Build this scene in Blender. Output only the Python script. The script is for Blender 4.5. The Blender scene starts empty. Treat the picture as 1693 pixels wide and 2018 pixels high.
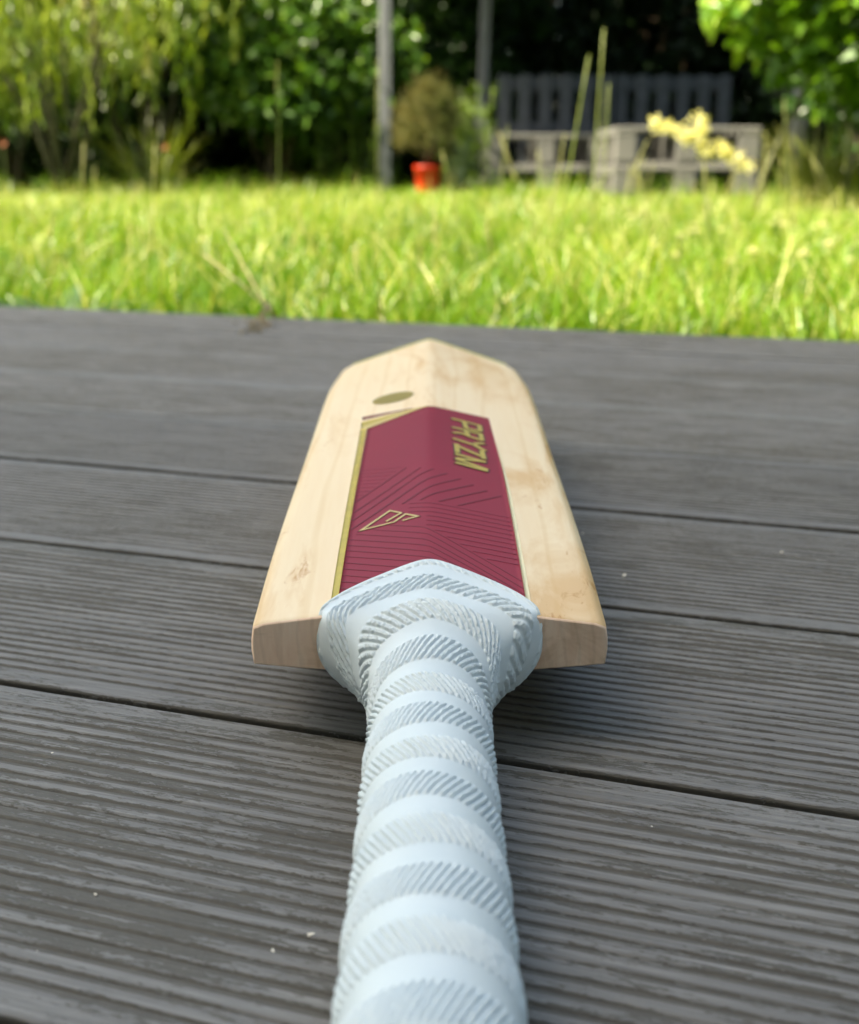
import bpy, math, random
import numpy as np
from mathutils import Vector, noise

random.seed(7)
rng = np.random.default_rng(11)
scn = bpy.context.scene
col = scn.collection
R = math.radians

# ------------------------------------------------------------------ camera, sky, sun, exposure
CAM_H = 0.1711
cam_d = bpy.data.cameras.new('camera')
cam = bpy.data.objects.new('camera', cam_d)
col.objects.link(cam)
cam.location = (0, 0, CAM_H)
cam.rotation_euler = (R(90 - 16.3424), 0, 0)
cam_d.sensor_fit = 'HORIZONTAL'
cam_d.sensor_width = 36.0
cam_d.lens = 36.0 * 2300 / 1693
cam_d.clip_start = 0.01
cam_d.clip_end = 2000
cam_d.dof.use_dof = True
cam_d.dof.focus_distance = 0.352
cam_d.dof.aperture_fstop = 15.0
scn.camera = cam

SUN_DIR = Vector((-0.62, -0.24, 0.93)).normalized()          # towards the sun
SUN_EL = math.asin(SUN_DIR.z)
SUN_AZ = math.atan2(SUN_DIR.x, SUN_DIR.y)
world = bpy.data.worlds.new('World')
scn.world = world
world.use_nodes = True
wn = world.node_tree
sky = wn.nodes.new('ShaderNodeTexSky')
sky.sky_type = 'NISHITA'
sky.sun_disc = False
sky.sun_elevation = SUN_EL
sky.sun_rotation = SUN_AZ
sky.air_density = 1.0
sky.dust_density = 3.0
sky.ozone_density = 1.0
bg = wn.nodes['Background']
bg.inputs['Strength'].default_value = 0.15
wn.links.new(sky.outputs['Color'], bg.inputs['Color'])

sun_d = bpy.data.lights.new('sun', 'SUN')
sun_d.energy = 5.0
sun_d.angle = R(0.5)
sun_d.color = (1.0, 0.95, 0.86)
sun = bpy.data.objects.new('sun', sun_d)
col.objects.link(sun)
sun.rotation_euler = (-SUN_DIR).to_track_quat('-Z', 'Y').to_euler()
sun.location = (-3, -2, 6)

vs = scn.view_settings
vs.view_transform = 'Standard'
vs.look = 'None'
vs.gamma = 1.0
vs.use_curve_mapping = False
vs.exposure = 2.1
vs.use_white_balance = True
vs.white_balance_temperature = 7900
vs.white_balance_tint = 0

# ------------------------------------------------------------------ helpers
def tag(o, label=None, cat=None, group=None, kind=None):
    if label: o['label'] = label
    if cat: o['category'] = cat
    if group: o['group'] = group
    if kind: o['kind'] = kind
    return o

def empty(name, loc=(0, 0, 0), rz=0.0, parent=None):
    o = bpy.data.objects.new(name, None)
    o.empty_display_size = 0.05
    o.location = loc
    o.rotation_euler = (0, 0, rz)
    if parent is not None: o.parent = parent
    col.objects.link(o)
    return o

def link(name, me, parent=None, loc=None):
    o = bpy.data.objects.new(name, me)
    if parent is not None: o.parent = parent
    if loc is not None: o.location = loc
    col.objects.link(o)
    return o

def mesh(name, V, F, mat=None, smooth=False, attrs=None):
    """V (n,3) array, F list of index tuples or an int array (m,k)."""
    me = bpy.data.meshes.new(name)
    V = np.asarray(V, dtype=np.float32)
    if isinstance(F, np.ndarray):
        m, k = F.shape
        me.vertices.add(len(V)); me.vertices.foreach_set('co', V.ravel())
        me.loops.add(m * k); me.loops.foreach_set('vertex_index', F.astype(np.int32).ravel())
        me.polygons.add(m)
        me.polygons.foreach_set('loop_start', np.arange(0, m * k, k, dtype=np.int32))
        me.polygons.foreach_set('loop_total', np.full(m, k, dtype=np.int32))
    else:
        me.from_pydata([tuple(map(float, v)) for v in V], [], [tuple(f) for f in F])
    me.update(calc_edges=True)
    if attrs:
        for an, arr in attrs.items():
            a = me.attributes.new(an, 'FLOAT', 'POINT')
            a.data.foreach_set('value', np.asarray(arr, dtype=np.float32))
    me.polygons.foreach_set('use_smooth', [bool(smooth)] * len(me.polygons))
    if mat: me.materials.append(mat)
    return me

class MB:
    """collects boxes, tubes and prisms into ONE mesh"""
    def __init__(s): s.v = []; s.f = []
    def add(s, V, F):
        b = len(s.v); s.v += [tuple(v) for v in V]; s.f += [tuple(i + b for i in f) for f in F]
    def box(s, c, size, rz=0.0, bev=0.0):
        x, y, z = [d / 2 for d in size]
        if bev > 0:
            b = bev
            pr = [(-x + b, -z), (x - b, -z), (x, -z + b), (x, z - b), (x - b, z), (-x + b, z), (-x, z - b), (-x, -z + b)]
            V = []
            for yy, k in ((-y, b), (-y + b, 0), (y - b, 0), (y, b)):
                for px, pz in pr:
                    V.append((px - math.copysign(k, px), yy, pz - math.copysign(k, pz)))
            F = [tuple(range(8))[::1], tuple(range(24, 32))[::-1]]
            for r in range(3):
                for i in range(8):
                    j = (i + 1) % 8
                    F.append((r * 8 + j, r * 8 + i, r * 8 + 8 + i, r * 8 + 8 + j))
        else:
            V = [(sx * x, sy * y, sz * z) for sx in (-1, 1) for sy in (-1, 1) for sz in (-1, 1)]
            F = [(0, 1, 3, 2), (4, 6, 7, 5), (0, 4, 5, 1), (2, 3, 7, 6), (0, 2, 6, 4), (1, 5, 7, 3)]
        cs, sn = math.cos(rz), math.sin(rz)
        V = [(c[0] + a * cs - b_ * sn, c[1] + a * sn + b_ * cs, c[2] + d) for a, b_, d in V]
        s.add(V, F)
    def tube(s, pts, rad, n=8, cap=True):
        pts = [Vector(p) for p in pts]
        rad = rad if hasattr(rad, '__len__') else [rad] * len(pts)
        V = []
        ref = Vector((0.3, 1, 0.2)).normalized()
        for i, p in enumerate(pts):
            t = (pts[min(i + 1, len(pts) - 1)] - pts[max(i - 1, 0)]).normalized()
            a = t.cross(ref)
            if a.length < 1e-3: a = t.cross(Vector((1, 0, 0)))
            a.normalize(); b = t.cross(a)
            for k in range(n):
                w = 2 * math.pi * k / n
                V.append(p + (a * math.cos(w) + b * math.sin(w)) * rad[i])
        F = []
        for i in range(len(pts) - 1):
            for k in range(n):
                l = (k + 1) % n
                F.append((i * n + k, i * n + l, i * n + n + l, i * n + n + k))
        if cap:
            F.append(tuple(range(n))[::-1]); F.append(tuple(range((len(pts) - 1) * n, len(pts) * n)))
        s.add(V, F)
    def build(s, name, mat, parent=None, smooth=False, loc=None):
        return link(name, mesh(name, s.v, s.f, mat, smooth), parent, loc)

# ---- materials
def mat_new(name):
    m = bpy.data.materials.new(name); m.use_nodes = True
    nt = m.node_tree; nt.nodes.clear()
    out = nt.nodes.new('ShaderNodeOutputMaterial')
    return m, nt, out

def N(nt, t, **kw):
    n = nt.nodes.new(t)
    for k, v in kw.items():
        if k in n.inputs.keys(): n.inputs[k].default_value = v
        else: setattr(n, k, v)
    return n

def ramp(nt, fac, stops, interp='LINEAR'):
    r = nt.nodes.new('ShaderNodeValToRGB')
    r.color_ramp.interpolation = interp
    els = r.color_ramp.elements
    while len(els) < len(stops): els.new(0.5)
    for e, (p, c) in zip(els, stops):
        e.position = p; e.color = (*c, 1) if len(c) == 3 else c
    nt.links.new(fac, r.inputs['Fac'])
    return r.outputs['Color']

def mixrgb(nt, fac, a, b, mode='MIX'):
    n = nt.nodes.new('ShaderNodeMixRGB'); n.blend_type = mode
    for key, v in (('Fac', fac), ('Color1', a), ('Color2', b)):
        s = n.inputs[key]
        if isinstance(v, bpy.types.NodeSocket): nt.links.new(v, s)
        elif isinstance(v, (int, float)): s.default_value = v
        else: s.default_value = (*v, 1)
    return n.outputs['Color']

def math_n(nt, op, a, b=0.0, clamp=False):
    n = nt.nodes.new('ShaderNodeMath'); n.operation = op; n.use_clamp = clamp
    for i, v in enumerate((a, b)):
        if isinstance(v, bpy.types.NodeSocket): nt.links.new(v, n.inputs[i])
        else: n.inputs[i].default_value = v
    return n.outputs[0]

def coords(nt, scale=(1, 1, 1), kind='Object'):
    tc = nt.nodes.new('ShaderNodeTexCoord'); mp = nt.nodes.new('ShaderNodeMapping')
    mp.inputs['Scale'].default_value = scale
    nt.links.new(tc.outputs[kind], mp.inputs['Vector'])
    return mp.outputs['Vector']

def noise_n(nt, vec, scale=1.0, detail=4, rough=0.55, dist=0.0, w=None):
    n = nt.nodes.new('ShaderNodeTexNoise')
    if w is not None: n.noise_dimensions = '4D'
    n.inputs['Scale'].default_value = scale; n.inputs['Detail'].default_value = detail
    n.inputs['Roughness'].default_value = rough; n.inputs['Distortion'].default_value = dist
    nt.links.new(vec, n.inputs['Vector'])
    if w is not None: nt.links.new(w, n.inputs['W'])
    return n.outputs['Fac']

def bump_n(nt, h, strength=0.3, dist=0.001):
    b = nt.nodes.new('ShaderNodeBump')
    b.inputs['Strength'].default_value = strength; b.inputs['Distance'].default_value = dist
    nt.links.new(h, b.inputs['Height'])
    return b.outputs['Normal']

def principled(nt, out, color, rough=0.5, metal=0.0, normal=None, spec=0.5):
    p = nt.nodes.new('ShaderNodeBsdfPrincipled')
    for key, v in (('Base Color', color), ('Roughness', rough), ('Metallic', metal), ('Specular IOR Level', spec)):
        s = p.inputs[key]
        if isinstance(v, bpy.types.NodeSocket): nt.links.new(v, s)
        elif key == 'Base Color': s.default_value = (*v, 1)
        else: s.default_value = v
    if normal is not None: nt.links.new(normal, p.inputs['Normal'])
    nt.links.new(p.outputs['BSDF'], out.inputs['Surface'])
    return p

def m_plain(name, c, rough=0.5, metal=0.0, var=0.12, scale=60.0, spec=0.5, bump=0.0):
    m, nt, out = mat_new(name)
    v = coords(nt)
    n = noise_n(nt, v, scale, 4)
    lo = tuple(x * (1 - var) for x in c); hi = tuple(min(1, x * (1 + var)) for x in c)
    cc = ramp(nt, n, [(0.3, lo), (0.7, hi)])
    principled(nt, out, cc, rough, metal, bump_n(nt, n, bump, 0.002) if bump else None, spec)
    return m

def m_leaf(name, stops, trans=0.35, rough=0.45, gloss=0.5):
    m, nt, out = mat_new(name)
    at = nt.nodes.new('ShaderNodeAttribute'); at.attribute_name = 'tint'
    c = ramp(nt, at.outputs['Fac'], stops)
    p = nt.nodes.new('ShaderNodeBsdfPrincipled')
    nt.links.new(c, p.inputs['Base Color']); p.inputs['Roughness'].default_value = rough
    p.inputs['Specular IOR Level'].default_value = gloss
    t = nt.nodes.new('ShaderNodeBsdfTranslucent')
    tcol = mixrgb(nt, 1.0, c, (1.25, 1.25, 0.55), 'MULTIPLY')
    nt.links.new(tcol, t.inputs['Color'])
    mx = nt.nodes.new('ShaderNodeMixShader'); mx.inputs['Fac'].default_value = trans
    nt.links.new(p.outputs['BSDF'], mx.inputs[1]); nt.links.new(t.outputs['BSDF'], mx.inputs[2])
    nt.links.new(mx.outputs['Shader'], out.inputs['Surface'])
    return m

# ---- deck frame: S runs away from the house across the boards, T along them
YAW = R(18.206)
NV = Vector((math.sin(YAW), math.cos(YAW), 0)); EV = Vector((math.cos(YAW), -math.sin(YAW), 0))
PITCH = 0.140; S0 = 0.1655; S_EDGE = S0 + 8 * PITCH
def dk(s, t, z=0.0): return Vector((NV.x * s + EV.x * t, NV.y * s + EV.y * t, z))
def zg(x, y):
    s = NV.x * x + NV.y * y
    return -0.062 + 0.0085 * np.clip(s - 1.3, 0, 12.0)

# ================================================================== THE SETTING
# ---- lawn sheet
def m_soil():
    m, nt, out = mat_new('turf_soil')
    v = coords(nt)
    n = noise_n(nt, v, 6.0, 6, 0.65)
    c = ramp(nt, n, [(0.3, (0.035, 0.05, 0.012)), (0.55, (0.07, 0.11, 0.02)), (0.8, (0.10, 0.085, 0.04))])
    principled(nt, out, c, 0.9, 0, bump_n(nt, n, 0.6, 0.02), 0.2)
    return m
rows = [-300, -30, -2, 1.3, 3.3, 5.3, 7.3, 9.3, 11.3, 13.3, 40, 400]
cols_ = [-400, -40, -8, -4, 0, 4, 8, 40, 400]
V = []; F = []
for s in rows:
    for t in cols_:
        p = dk(s, t); V.append((p.x, p.y, float(zg(p.x, p.y))))
nc = len(cols_)
for i in range(len(rows) - 1):
    for j in range(nc - 1):
        F.append((i * nc + j, i * nc + j + 1, (i + 1) * nc + j + 1, (i + 1) * nc + j))
lawn = link('lawn', mesh('lawn', V, F, m_soil(), True))
tag(lawn, 'soil and turf of the garden lawn beyond the decking', kind='structure')

# ---- deck boards
def m_deck():
    m, nt, out = mat_new('weathered_composite')
    oi = nt.nodes.new('ShaderNodeObjectInfo')
    w = math_n(nt, 'MULTIPLY', oi.outputs['Random'], 57.0)
    tc = nt.nodes.new('ShaderNodeTexCoord')
    sep = nt.nodes.new('ShaderNodeSeparateXYZ'); nt.links.new(tc.outputs['Object'], sep.inputs[0])
    groove = nt.nodes.new('ShaderNodeMapRange')
    nt.links.new(sep.outputs['Z'], groove.inputs['Value'])
    groove.inputs['From Min'].default_value = -0.0001; groove.inputs['From Max'].default_value = -0.00055
    groove = groove.outputs['Result']
    fine = noise_n(nt, coords(nt, (30, 900, 200)), 1.0, 5, 0.65, 0, w)
    speck = noise_n(nt, coords(nt, (300, 1300, 400)), 1.0, 4, 0.7, 0.2, w)
    patch = noise_n(nt, coords(nt, (24, 270, 10)), 1.0, 5, 0.66, 0.06, w)
    big = noise_n(nt, coords(nt, (3.0, 9, 3)), 1.0, 3, 0.5, 0, w)
    grey = ramp(nt, fine, [(0.28, (0.118, 0.112, 0.108)), (0.5, (0.164, 0.157, 0.151)), (0.68, (0.238, 0.229, 0.222))])
    brown = ramp(nt, speck, [(0.3, (0.040, 0.034, 0.026)), (0.6, (0.074, 0.064, 0.049)), (0.8, (0.125, 0.113, 0.095))])
    # brown unworn skin: in grooves and in ragged patches on the ribs
    edge = math_n(nt, 'ADD', patch, math_n(nt, 'MULTIPLY', math_n(nt, 'SUBTRACT', speck, 0.5), 0.62))
    edge = math_n(nt, 'ADD', edge, math_n(nt, 'MULTIPLY', math_n(nt, 'SUBTRACT', big, 0.5), 0.55))
    edge = math_n(nt, 'ADD', edge, math_n(nt, 'MULTIPLY', groove, 0.16))
    msk = nt.nodes.new('ShaderNodeMapRange'); nt.links.new(edge, msk.inputs['Value'])
    msk.inputs['From Min'].default_value = 0.555; msk.inputs['From Max'].default_value = 0.585
    msk.clamp = True
    mk = math_n(nt, 'MULTIPLY', msk.outputs['Result'], 0.78)
    c = mixrgb(nt, mk, grey, brown)
    c = mixrgb(nt, math_n(nt, 'MULTIPLY', groove, 0.16), c, (0.080, 0.072, 0.062))
    fleck = ramp(nt, speck, [(0.62, (0, 0, 0)), (0.72, (0.55, 0.55, 0.55))])
    c = mixrgb(nt, math_n(nt, 'MULTIPLY', fleck, math_n(nt, 'SUBTRACT', 1.0, msk.outputs['Result'])), c, (0.27, 0.265, 0.26))
    bigc = ramp(nt, big, [(0.3, (0.86, 0.86, 0.87)), (0.7, (1.1, 1.09, 1.06))])
    c = mixrgb(nt, 1.0, c, bigc, 'MULTIPLY')
    tintr = math_n(nt, 'ADD', math_n(nt, 'MULTIPLY', oi.outputs['Random'], 0.22), 0.89)
    cmb = nt.nodes.new('ShaderNodeCombineXYZ')
    for k in range(3): nt.links.new(tintr, cmb.inputs[k])
    c = mixrgb(nt, 1.0, c, cmb.outputs[0], 'MULTIPLY')
    hgt = math_n(nt, 'ADD', math_n(nt, 'MULTIPLY', fine, 0.7), math_n(nt, 'MULTIPLY', msk.outputs['Result'], -0.35))
    hgt = math_n(nt, 'ADD', hgt, math_n(nt, 'MULTIPLY', speck, 0.5))
    rough = math_n(nt, 'ADD', 0.50, math_n(nt, 'MULTIPLY', fine, 0.25))
    principled(nt, out, c, rough, 0, bump_n(nt, hgt, 0.65, 0.0009), 0.45)
    return m
M_DECK = m_deck()

def plank_mesh():
    wd = PITCH - 0.0049; n = 22; margin = 0.0085; gp = (wd - 2 * margin) / n
    prof = []
    r = 0.0013
    for k in range(5):                                   # near rounded edge
        a = math.pi - k * math.pi / 8
        prof.append((r + r * math.cos(a), -r + r * math.sin(a)))
    d = 0.00070
    for i in range(n):
        y0 = margin + i * gp
        prof += [(y0 + 0.0002, 0.0), (y0 + 0.0006, -0.0003), (y0 + 0.0010, -d), (y0 + 0.0023, -d),
                 (y0 + 0.0027, -0.0003), (y0 + 0.0031, 0.0)]
    for k in range(5):
        a = math.pi / 2 - k * math.pi / 8
        prof.append((wd - r + r * math.cos(a), -r + r * math.sin(a)))
    prof += [(wd, -0.022), (0, -0.022)]
    m = len(prof); xs = np.linspace(-2.6, 2.6, 9)
    V = [(x, y, z) for x in xs for (y, z) in prof]; F = []
    for i in range(len(xs) - 1):
        for j in range(m):
            k = (j + 1) % m
            F.append((i * m + j, i * m + k, (i + 1) * m + k, (i + 1) * m + j)[::-1])
    F.append(tuple(range(m))); F.append(tuple(range((len(xs) - 1) * m, len(xs) * m))[::-1])
    return mesh('plank', V, F, M_DECK, False)
deck = empty('deck', dk(S_EDGE, 0, 0), -YAW)
tag(deck, 'weathered grey grooved decking boards under the cricket bat', kind='structure')
pm = plank_mesh()
HOUSE_S = -1.72
k = 8
while S0 + k * PITCH > HOUSE_S + 0.05:
    s_far = S0 + k * PITCH
    o = link('plank', pm, deck, (0.04 * math.sin(k * 2.3), s_far - (PITCH - 0.0049) - S_EDGE, 0.0006 * math.sin(k * 1.7)))
    if k >= 5: o.scale = (1, 1.023, 1); o.location.y -= 0.0031
    elif k == 4: o.scale = (1, 1.010, 1); o.location.y -= 0.00135
    if k == 1: o.scale = (1, 1.0230, 1); o.location.y -= 0.0031
    elif k < 1: o.location.y -= 0.0031
    k -= 1
mb = MB()
for j in range(-6, 7):
    mb.box((j * 0.40 + 0.06, -1.5, -0.041), (0.045, 2.96, 0.037))
jo = mb.build('joist', m_plain('joist_timber', (0.05, 0.042, 0.032), 0.9), deck)
jo['kind'] = 'stuff'

# ---- the house behind the camera, whose shade lies on the deck
M_REND = m_plain('brown_brick_render', (0.46, 0.40, 0.34), 0.85, var=0.06, scale=40, bump=0.3)
M_WIN = m_plain('window_glass', (0.03, 0.035, 0.04), 0.05, var=0.05)
M_WHITE = m_plain('white_frame', (0.72, 0.72, 0.70), 0.4, var=0.04)
HH = 6.35
house = empty('house', dk(HOUSE_S, 0, -0.06), -YAW)
tag(house, 'brown rendered house wall standing behind the deck and shading it', 'house')
mb = MB(); mb.box((-3, -2.0, HH / 2), (20.0, 4.0, HH)); mb.build('wall', M_REND, house)
mb = MB(); mb.box((-3, -2.0, HH + 0.062), (20.5, 4.3, 0.12)); mb.build('roof', m_plain('slate', (0.08, 0.08, 0.09), 0.7), house)
for (x, w_, z, h_) in ((-1.9, 1.5, 1.55, 1.1), (2.6, 1.2, 1.55, 1.1), (0.5, 1.7, 1.07, 2.1)):
    mb = MB()
    for sx in (-1, 0, 1): mb.box((x + sx * (w_ / 2 - 0.03), 0.02, z), (0.06, 0.07, h_))
    for sz in (-1, 1): mb.box((x, 0.021, z + sz * (h_ / 2 - 0.03)), (w_, 0.072, 0.06))
    wf = mb.build('window', M_WHITE, house)
    mb = MB(); mb.box((x, 0.008, z), (w_ - 0.1, 0.012, h_ - 0.1)); mb.build('pane', M_WIN, wf)

# ================================================================== CRICKET BAT
YS = np.array([.331, .36, .45, .541, .62, .70, .77]); SP = np.array([.0450, .0485, .0575, .0643, .068, .0665, .064])
YE = np.array([.331, .373, .4975, .617, .69, .744, .78]); ED = np.array([.0382, .0435, .051, .057, .0535, .050, .0485])
def pch(x, xs, ys):
    x = np.asarray(x, float)
    d = np.diff(ys) / np.diff(xs); m = np.r_[d[0], (d[1:] + d[:-1]) / 2, d[-1]]
    x = np.clip(x, xs[0] - .02, xs[-1]); i = np.clip(np.searchsorted(xs, x) - 1, 0, len(xs) - 2)
    hh = xs[i + 1] - xs[i]; t = (x - xs[i]) / hh
    return (2*t**3-3*t*t+1)*ys[i] + (t**3-2*t*t+t)*hh*m[i] + (-2*t**3+3*t*t)*ys[i+1] + (t**3-t*t)*hh*m[i+1]
RA = .05; HW = .054
def gq(t): return (np.sqrt(t * t + RA * RA) - RA) / (math.sqrt(1 + RA * RA) - RA)
def zback(x, y):
    s = pch(y, YS, SP); e = pch(y, YE, ED)
    return s - (s - e) * gq(np.abs(x) / HW)
def zface(x, y):
    e = np.interp(y, [.331, .45, .617, .79], [.0252, .016, .008, .0045])
    return e - 0.0030 * (1 - (x / HW) ** 2)

bat = empty('cricket_bat', (0, 0.5, 0))
tag(bat, 'wooden cricket bat lying face down on decking, maroon sticker and white grip', 'cricket bat')
BO = Vector((0, -0.5, 0))                               # bat children use world coordinates

def m_willow():
    m, nt, out = mat_new('willow')
    fine = noise_n(nt, coords(nt, (260, 7, 260)), 1.0, 5, 0.6)
    mid = noise_n(nt, coords(nt, (42, 3.2, 42)), 1.0, 4, 0.55, 0.6)
    wav = nt.nodes.new('ShaderNodeTexWave'); wav.wave_type = 'BANDS'; wav.bands_direction = 'X'
    wav.inputs['Scale'].default_value = 24.0; wav.inputs['Distortion'].default_value = 5.0
    wav.inputs['Detail'].default_value = 3.0; wav.inputs['Detail Scale'].default_value = 1.4
    wav.inputs['Detail Roughness'].default_value = 0.5
    nt.links.new(coords(nt, (1, 0.10, 0.6)), wav.inputs['Vector'])
    base = ramp(nt, mid, [(0.25, (0.82, 0.60, 0.37)), (0.5, (0.855, 0.67, 0.45)), (0.75, (0.87, 0.705, 0.495))])
    base = mixrgb(nt, 0.35, base, ramp(nt, fine, [(0.3, (0.77, 0.57, 0.335)), (0.7, (0.86, 0.715, 0.50))]))
    line = ramp(nt, wav.outputs['Fac'], [(0.0, (0.93, 0.88, 0.80)), (0.10, (1, 1, 1)), (1.0, (1, 1, 1))])
    base = mixrgb(nt, 0.8, base, line, 'MULTIPLY')
    # warm heart-wood stain and butterfly flecks
    st = noise_n(nt, coords(nt, (30, 7.5, 24)), 1.0, 5, 0.62, 1.2)
    geo = nt.nodes.new('ShaderNodeTexCoord'); sp = nt.nodes.new('ShaderNodeSeparateXYZ')
    nt.links.new(geo.outputs['Object'], sp.inputs[0])
    side = nt.nodes.new('ShaderNodeMapRange'); nt.links.new(sp.outputs['X'], side.inputs['Value'])
    side.inputs['From Min'].default_value = -0.02; side.inputs['From Max'].default_value = 0.05
    side.inputs['To Min'].default_value = -0.035; side.inputs['To Max'].default_value = 0.115
    st2 = math_n(nt, 'ADD', st, side.outputs['Result'])
    base = mixrgb(nt, ramp(nt, st2, [(0.50, (0, 0, 0)), (0.68, (0.75, 0.75, 0.75))]), base, (0.66, 0.40, 0.17))
    fl = noise_n(nt, coords(nt, (85, 38, 60)), 1.0, 5, 0.7, 1.0)
    fl = math_n(nt, 'ADD', fl, math_n(nt, 'MULTIPLY', math_n(nt, 'SUBTRACT', st2, 0.5), 0.55))
    base = mixrgb(nt, ramp(nt, fl, [(0.66, (0, 0, 0)), (0.76, (0.8, 0.8, 0.8))]), base, (0.50, 0.235, 0.075))
    principled(nt, out, base, 0.5, 0, bump_n(nt, fine, 0.10, 0.0004), 0.4)
    return m
M_WILLOW = m_willow()

def m_endgrain():
    m, nt, out = mat_new('willow_cut_end')
    fine = noise_n(nt, coords(nt, (330, 900, 60)), 1.0, 5, 0.65)
    big = noise_n(nt, coords(nt, (55, 200, 70)), 1.0, 4, 0.6, 0.8)
    c = ramp(nt, fine, [(0.25, (0.84, 0.56, 0.40)), (0.5, (0.90, 0.64, 0.475)), (0.78, (0.93, 0.71, 0.55))])
    c = mixrgb(nt, ramp(nt, big, [(0.48, (0, 0, 0)), (0.72, (0.7, 0.7, 0.7))]), c, (0.58, 0.34, 0.18))
    wv = nt.nodes.new('ShaderNodeTexWave'); wv.bands_direction = 'X'
    wv.inputs['Scale'].default_value = 70; wv.inputs['Distortion'].default_value = 9; wv.inputs['Detail'].default_value = 4
    nt.links.new(coords(nt, (1, 1, 0.35)), wv.inputs['Vector'])
    c = mixrgb(nt, 0.22, c, ramp(nt, wv.outputs['Fac'], [(0.0, (0.68, 0.62, 0.56)), (0.2, (1, 1, 1)), (1.0, (1, 1, 1))]), 'MULTIPLY')
    principled(nt, out, c, 0.72, 0, bump_n(nt, fine, 0.35, 0.0006), 0.25)
    return m
M_END = m_endgrain()

# blade: rings of constant station, each ring goes round the cross section
def blade():
    NT = 49
    tt = np.linspace(-1, 1, NT)
    tt = np.sign(tt) * (0.55 * np.abs(tt) + 0.45 * np.abs(tt) ** 2)         # denser near the ridge
    us = np.r_[0, 0.0013, 0.006, np.linspace(0.02, 0.90, 60), np.linspace(0.905, 0.985, 26), 0.990, 0.994, 0.997, 0.999, 1.0]
    V = []; F = []; ring = None
    y0 = .331
    for iu, u in enumerate(us):
        wid = HW
        if u > 0.93: wid = HW * (1 - 0.085 * ((u - 0.93) / 0.07) ** 5.0)
        inset = 0.0
        if iu == 0: inset = 0.0006
        elif iu == 1: inset = 0.0001
        toe_in = 0.0
        if u > 0.988: toe_in = 0.0040 * (1 - math.sqrt(max(0, 1 - ((u - 0.988) / 0.012) ** 2)))
        sec = []
        xs = tt * (wid - inset - toe_in * 0.5)
        yend = .7700 - .0285 * (np.abs(xs) / HW) ** 1.15
        ys = y0 + u * (yend - y0)
        top = zback(xs, ys) - inset - toe_in
        er = 0.0011
        # soften the arris where back meets edge
        a = np.clip((np.abs(xs) - (wid - inset - er)) / er, 0, 1)
        top = top - er * (1 - np.sqrt(np.clip(1 - a * a, 0, 1))) * 0.8
        bot = zface(xs, ys) + inset + toe_in
        # edge wall: slight swell
        for i in range(NT): sec.append((xs[i], ys[i], top[i]))
        for q in (0.3, 0.6, 0.85):
            x = xs[-1] + 0.0007 * math.sin(math.pi * q); sec.append((x, ys[-1], top[-1] + (bot[-1] - top[-1]) * q))
        for i in range(NT - 1, -1, -1): sec.append((xs[i], ys[i], bot[i]))
        for q in (0.85, 0.6, 0.3):
            x = xs[0] - 0.0007 * math.sin(math.pi * q); sec.append((x, ys[0], top[0] + (bot[0] - top[0]) * q))
        V += sec
        m = len(sec)
    for i in range(len(us) - 1):
        for j in range(m):
            k2 = (j + 1) % m
            F.append((i * m + j, i * m + k2, (i + 1) * m + k2, (i + 1) * m + j))
    nside = len(F)
    # end caps as strips between top and bottom
    for base in (0, (len(us) - 1) * m):
        top_i = [base + i for i in range(NT)]
        bot_i = [base + NT + 3 + (NT - 1 - i) for i in range(NT)]
        for i in range(NT - 1):
            f = (top_i[i], top_i[i + 1], bot_i[i + 1], bot_i[i])
            F.append(f[::-1] if base == 0 else f)
        F.append(tuple(base + q for q in range(NT - 1, NT + 4)) if base == 0 else tuple(base + q for q in range(NT + 3, NT - 2, -1)))
        F.append(tuple(base + q % m for q in range(2 * NT + 2, 2 * NT + 7)) if base == 0 else tuple(base + q % m for q in range(2 * NT + 6, 2 * NT + 1, -1)))
    me = mesh('blade', np.array(V) + np.array(BO), F, M_WILLOW, True)
    me.materials.append(M_END)
    for p in me.polygons[nside:nside + NT + 1]:
        p.material_index = 1; p.use_smooth = False
    for p in me.polygons[:m]:
        p.material_index = 1
    # caps of edges outside strip
    b0 = 0
    return me
blade_o = link('blade', blade(), bat)
tag(blade_o, 'cream willow blade with raised spine and brown cut shoulders')
# side slivers of the shoulder end (beyond the strip) are closed by the edge wall rings

def toe_glow():  # thin strip painting the bounced light and lens fringe along the toe rim
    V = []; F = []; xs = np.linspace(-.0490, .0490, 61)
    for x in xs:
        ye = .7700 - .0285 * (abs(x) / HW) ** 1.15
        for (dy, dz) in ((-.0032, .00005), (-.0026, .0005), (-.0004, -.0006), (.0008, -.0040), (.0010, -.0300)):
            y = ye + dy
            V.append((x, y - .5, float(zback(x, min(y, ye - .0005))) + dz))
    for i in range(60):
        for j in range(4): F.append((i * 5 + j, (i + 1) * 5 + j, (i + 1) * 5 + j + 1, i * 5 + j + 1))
    return link('toe_glow', mesh('toe_glow', V, F, m_plain('yellow_green_toe_glow', (0.56, 0.56, 0.10), .4, var=.08), True), bat)
toe_glow()

# ---- grip
def rim_curve():
    """closed rim of the flared grip end: (x, y, z), counter-clockwise from the right side"""
    half = []
    for x in np.linspace(0, .0295, 12):
        y = .3605 - .0190 * (x / .030) ** 1.15
        half.append((x, y, float(zback(x, y)) + .0009))
    half += [(.0325, .3368, .0408), (.0345, .3325, .0382), (.0354, .3302, .0345), (.0352, .3298, .0300), (.0338, .3296, .0255),
             (.0305, .3294, .0215), (.0262, .3290, .0182), (.0190, .3285, .0150), (.0100, .3282, .0132), (0, .328, .0126)]
    right = np.array(half); left = right[1:-1][::-1] * np.array([-1, 1, 1])
    return np.vstack([right, left])                     # from apex clockwise (towards +x)

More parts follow.
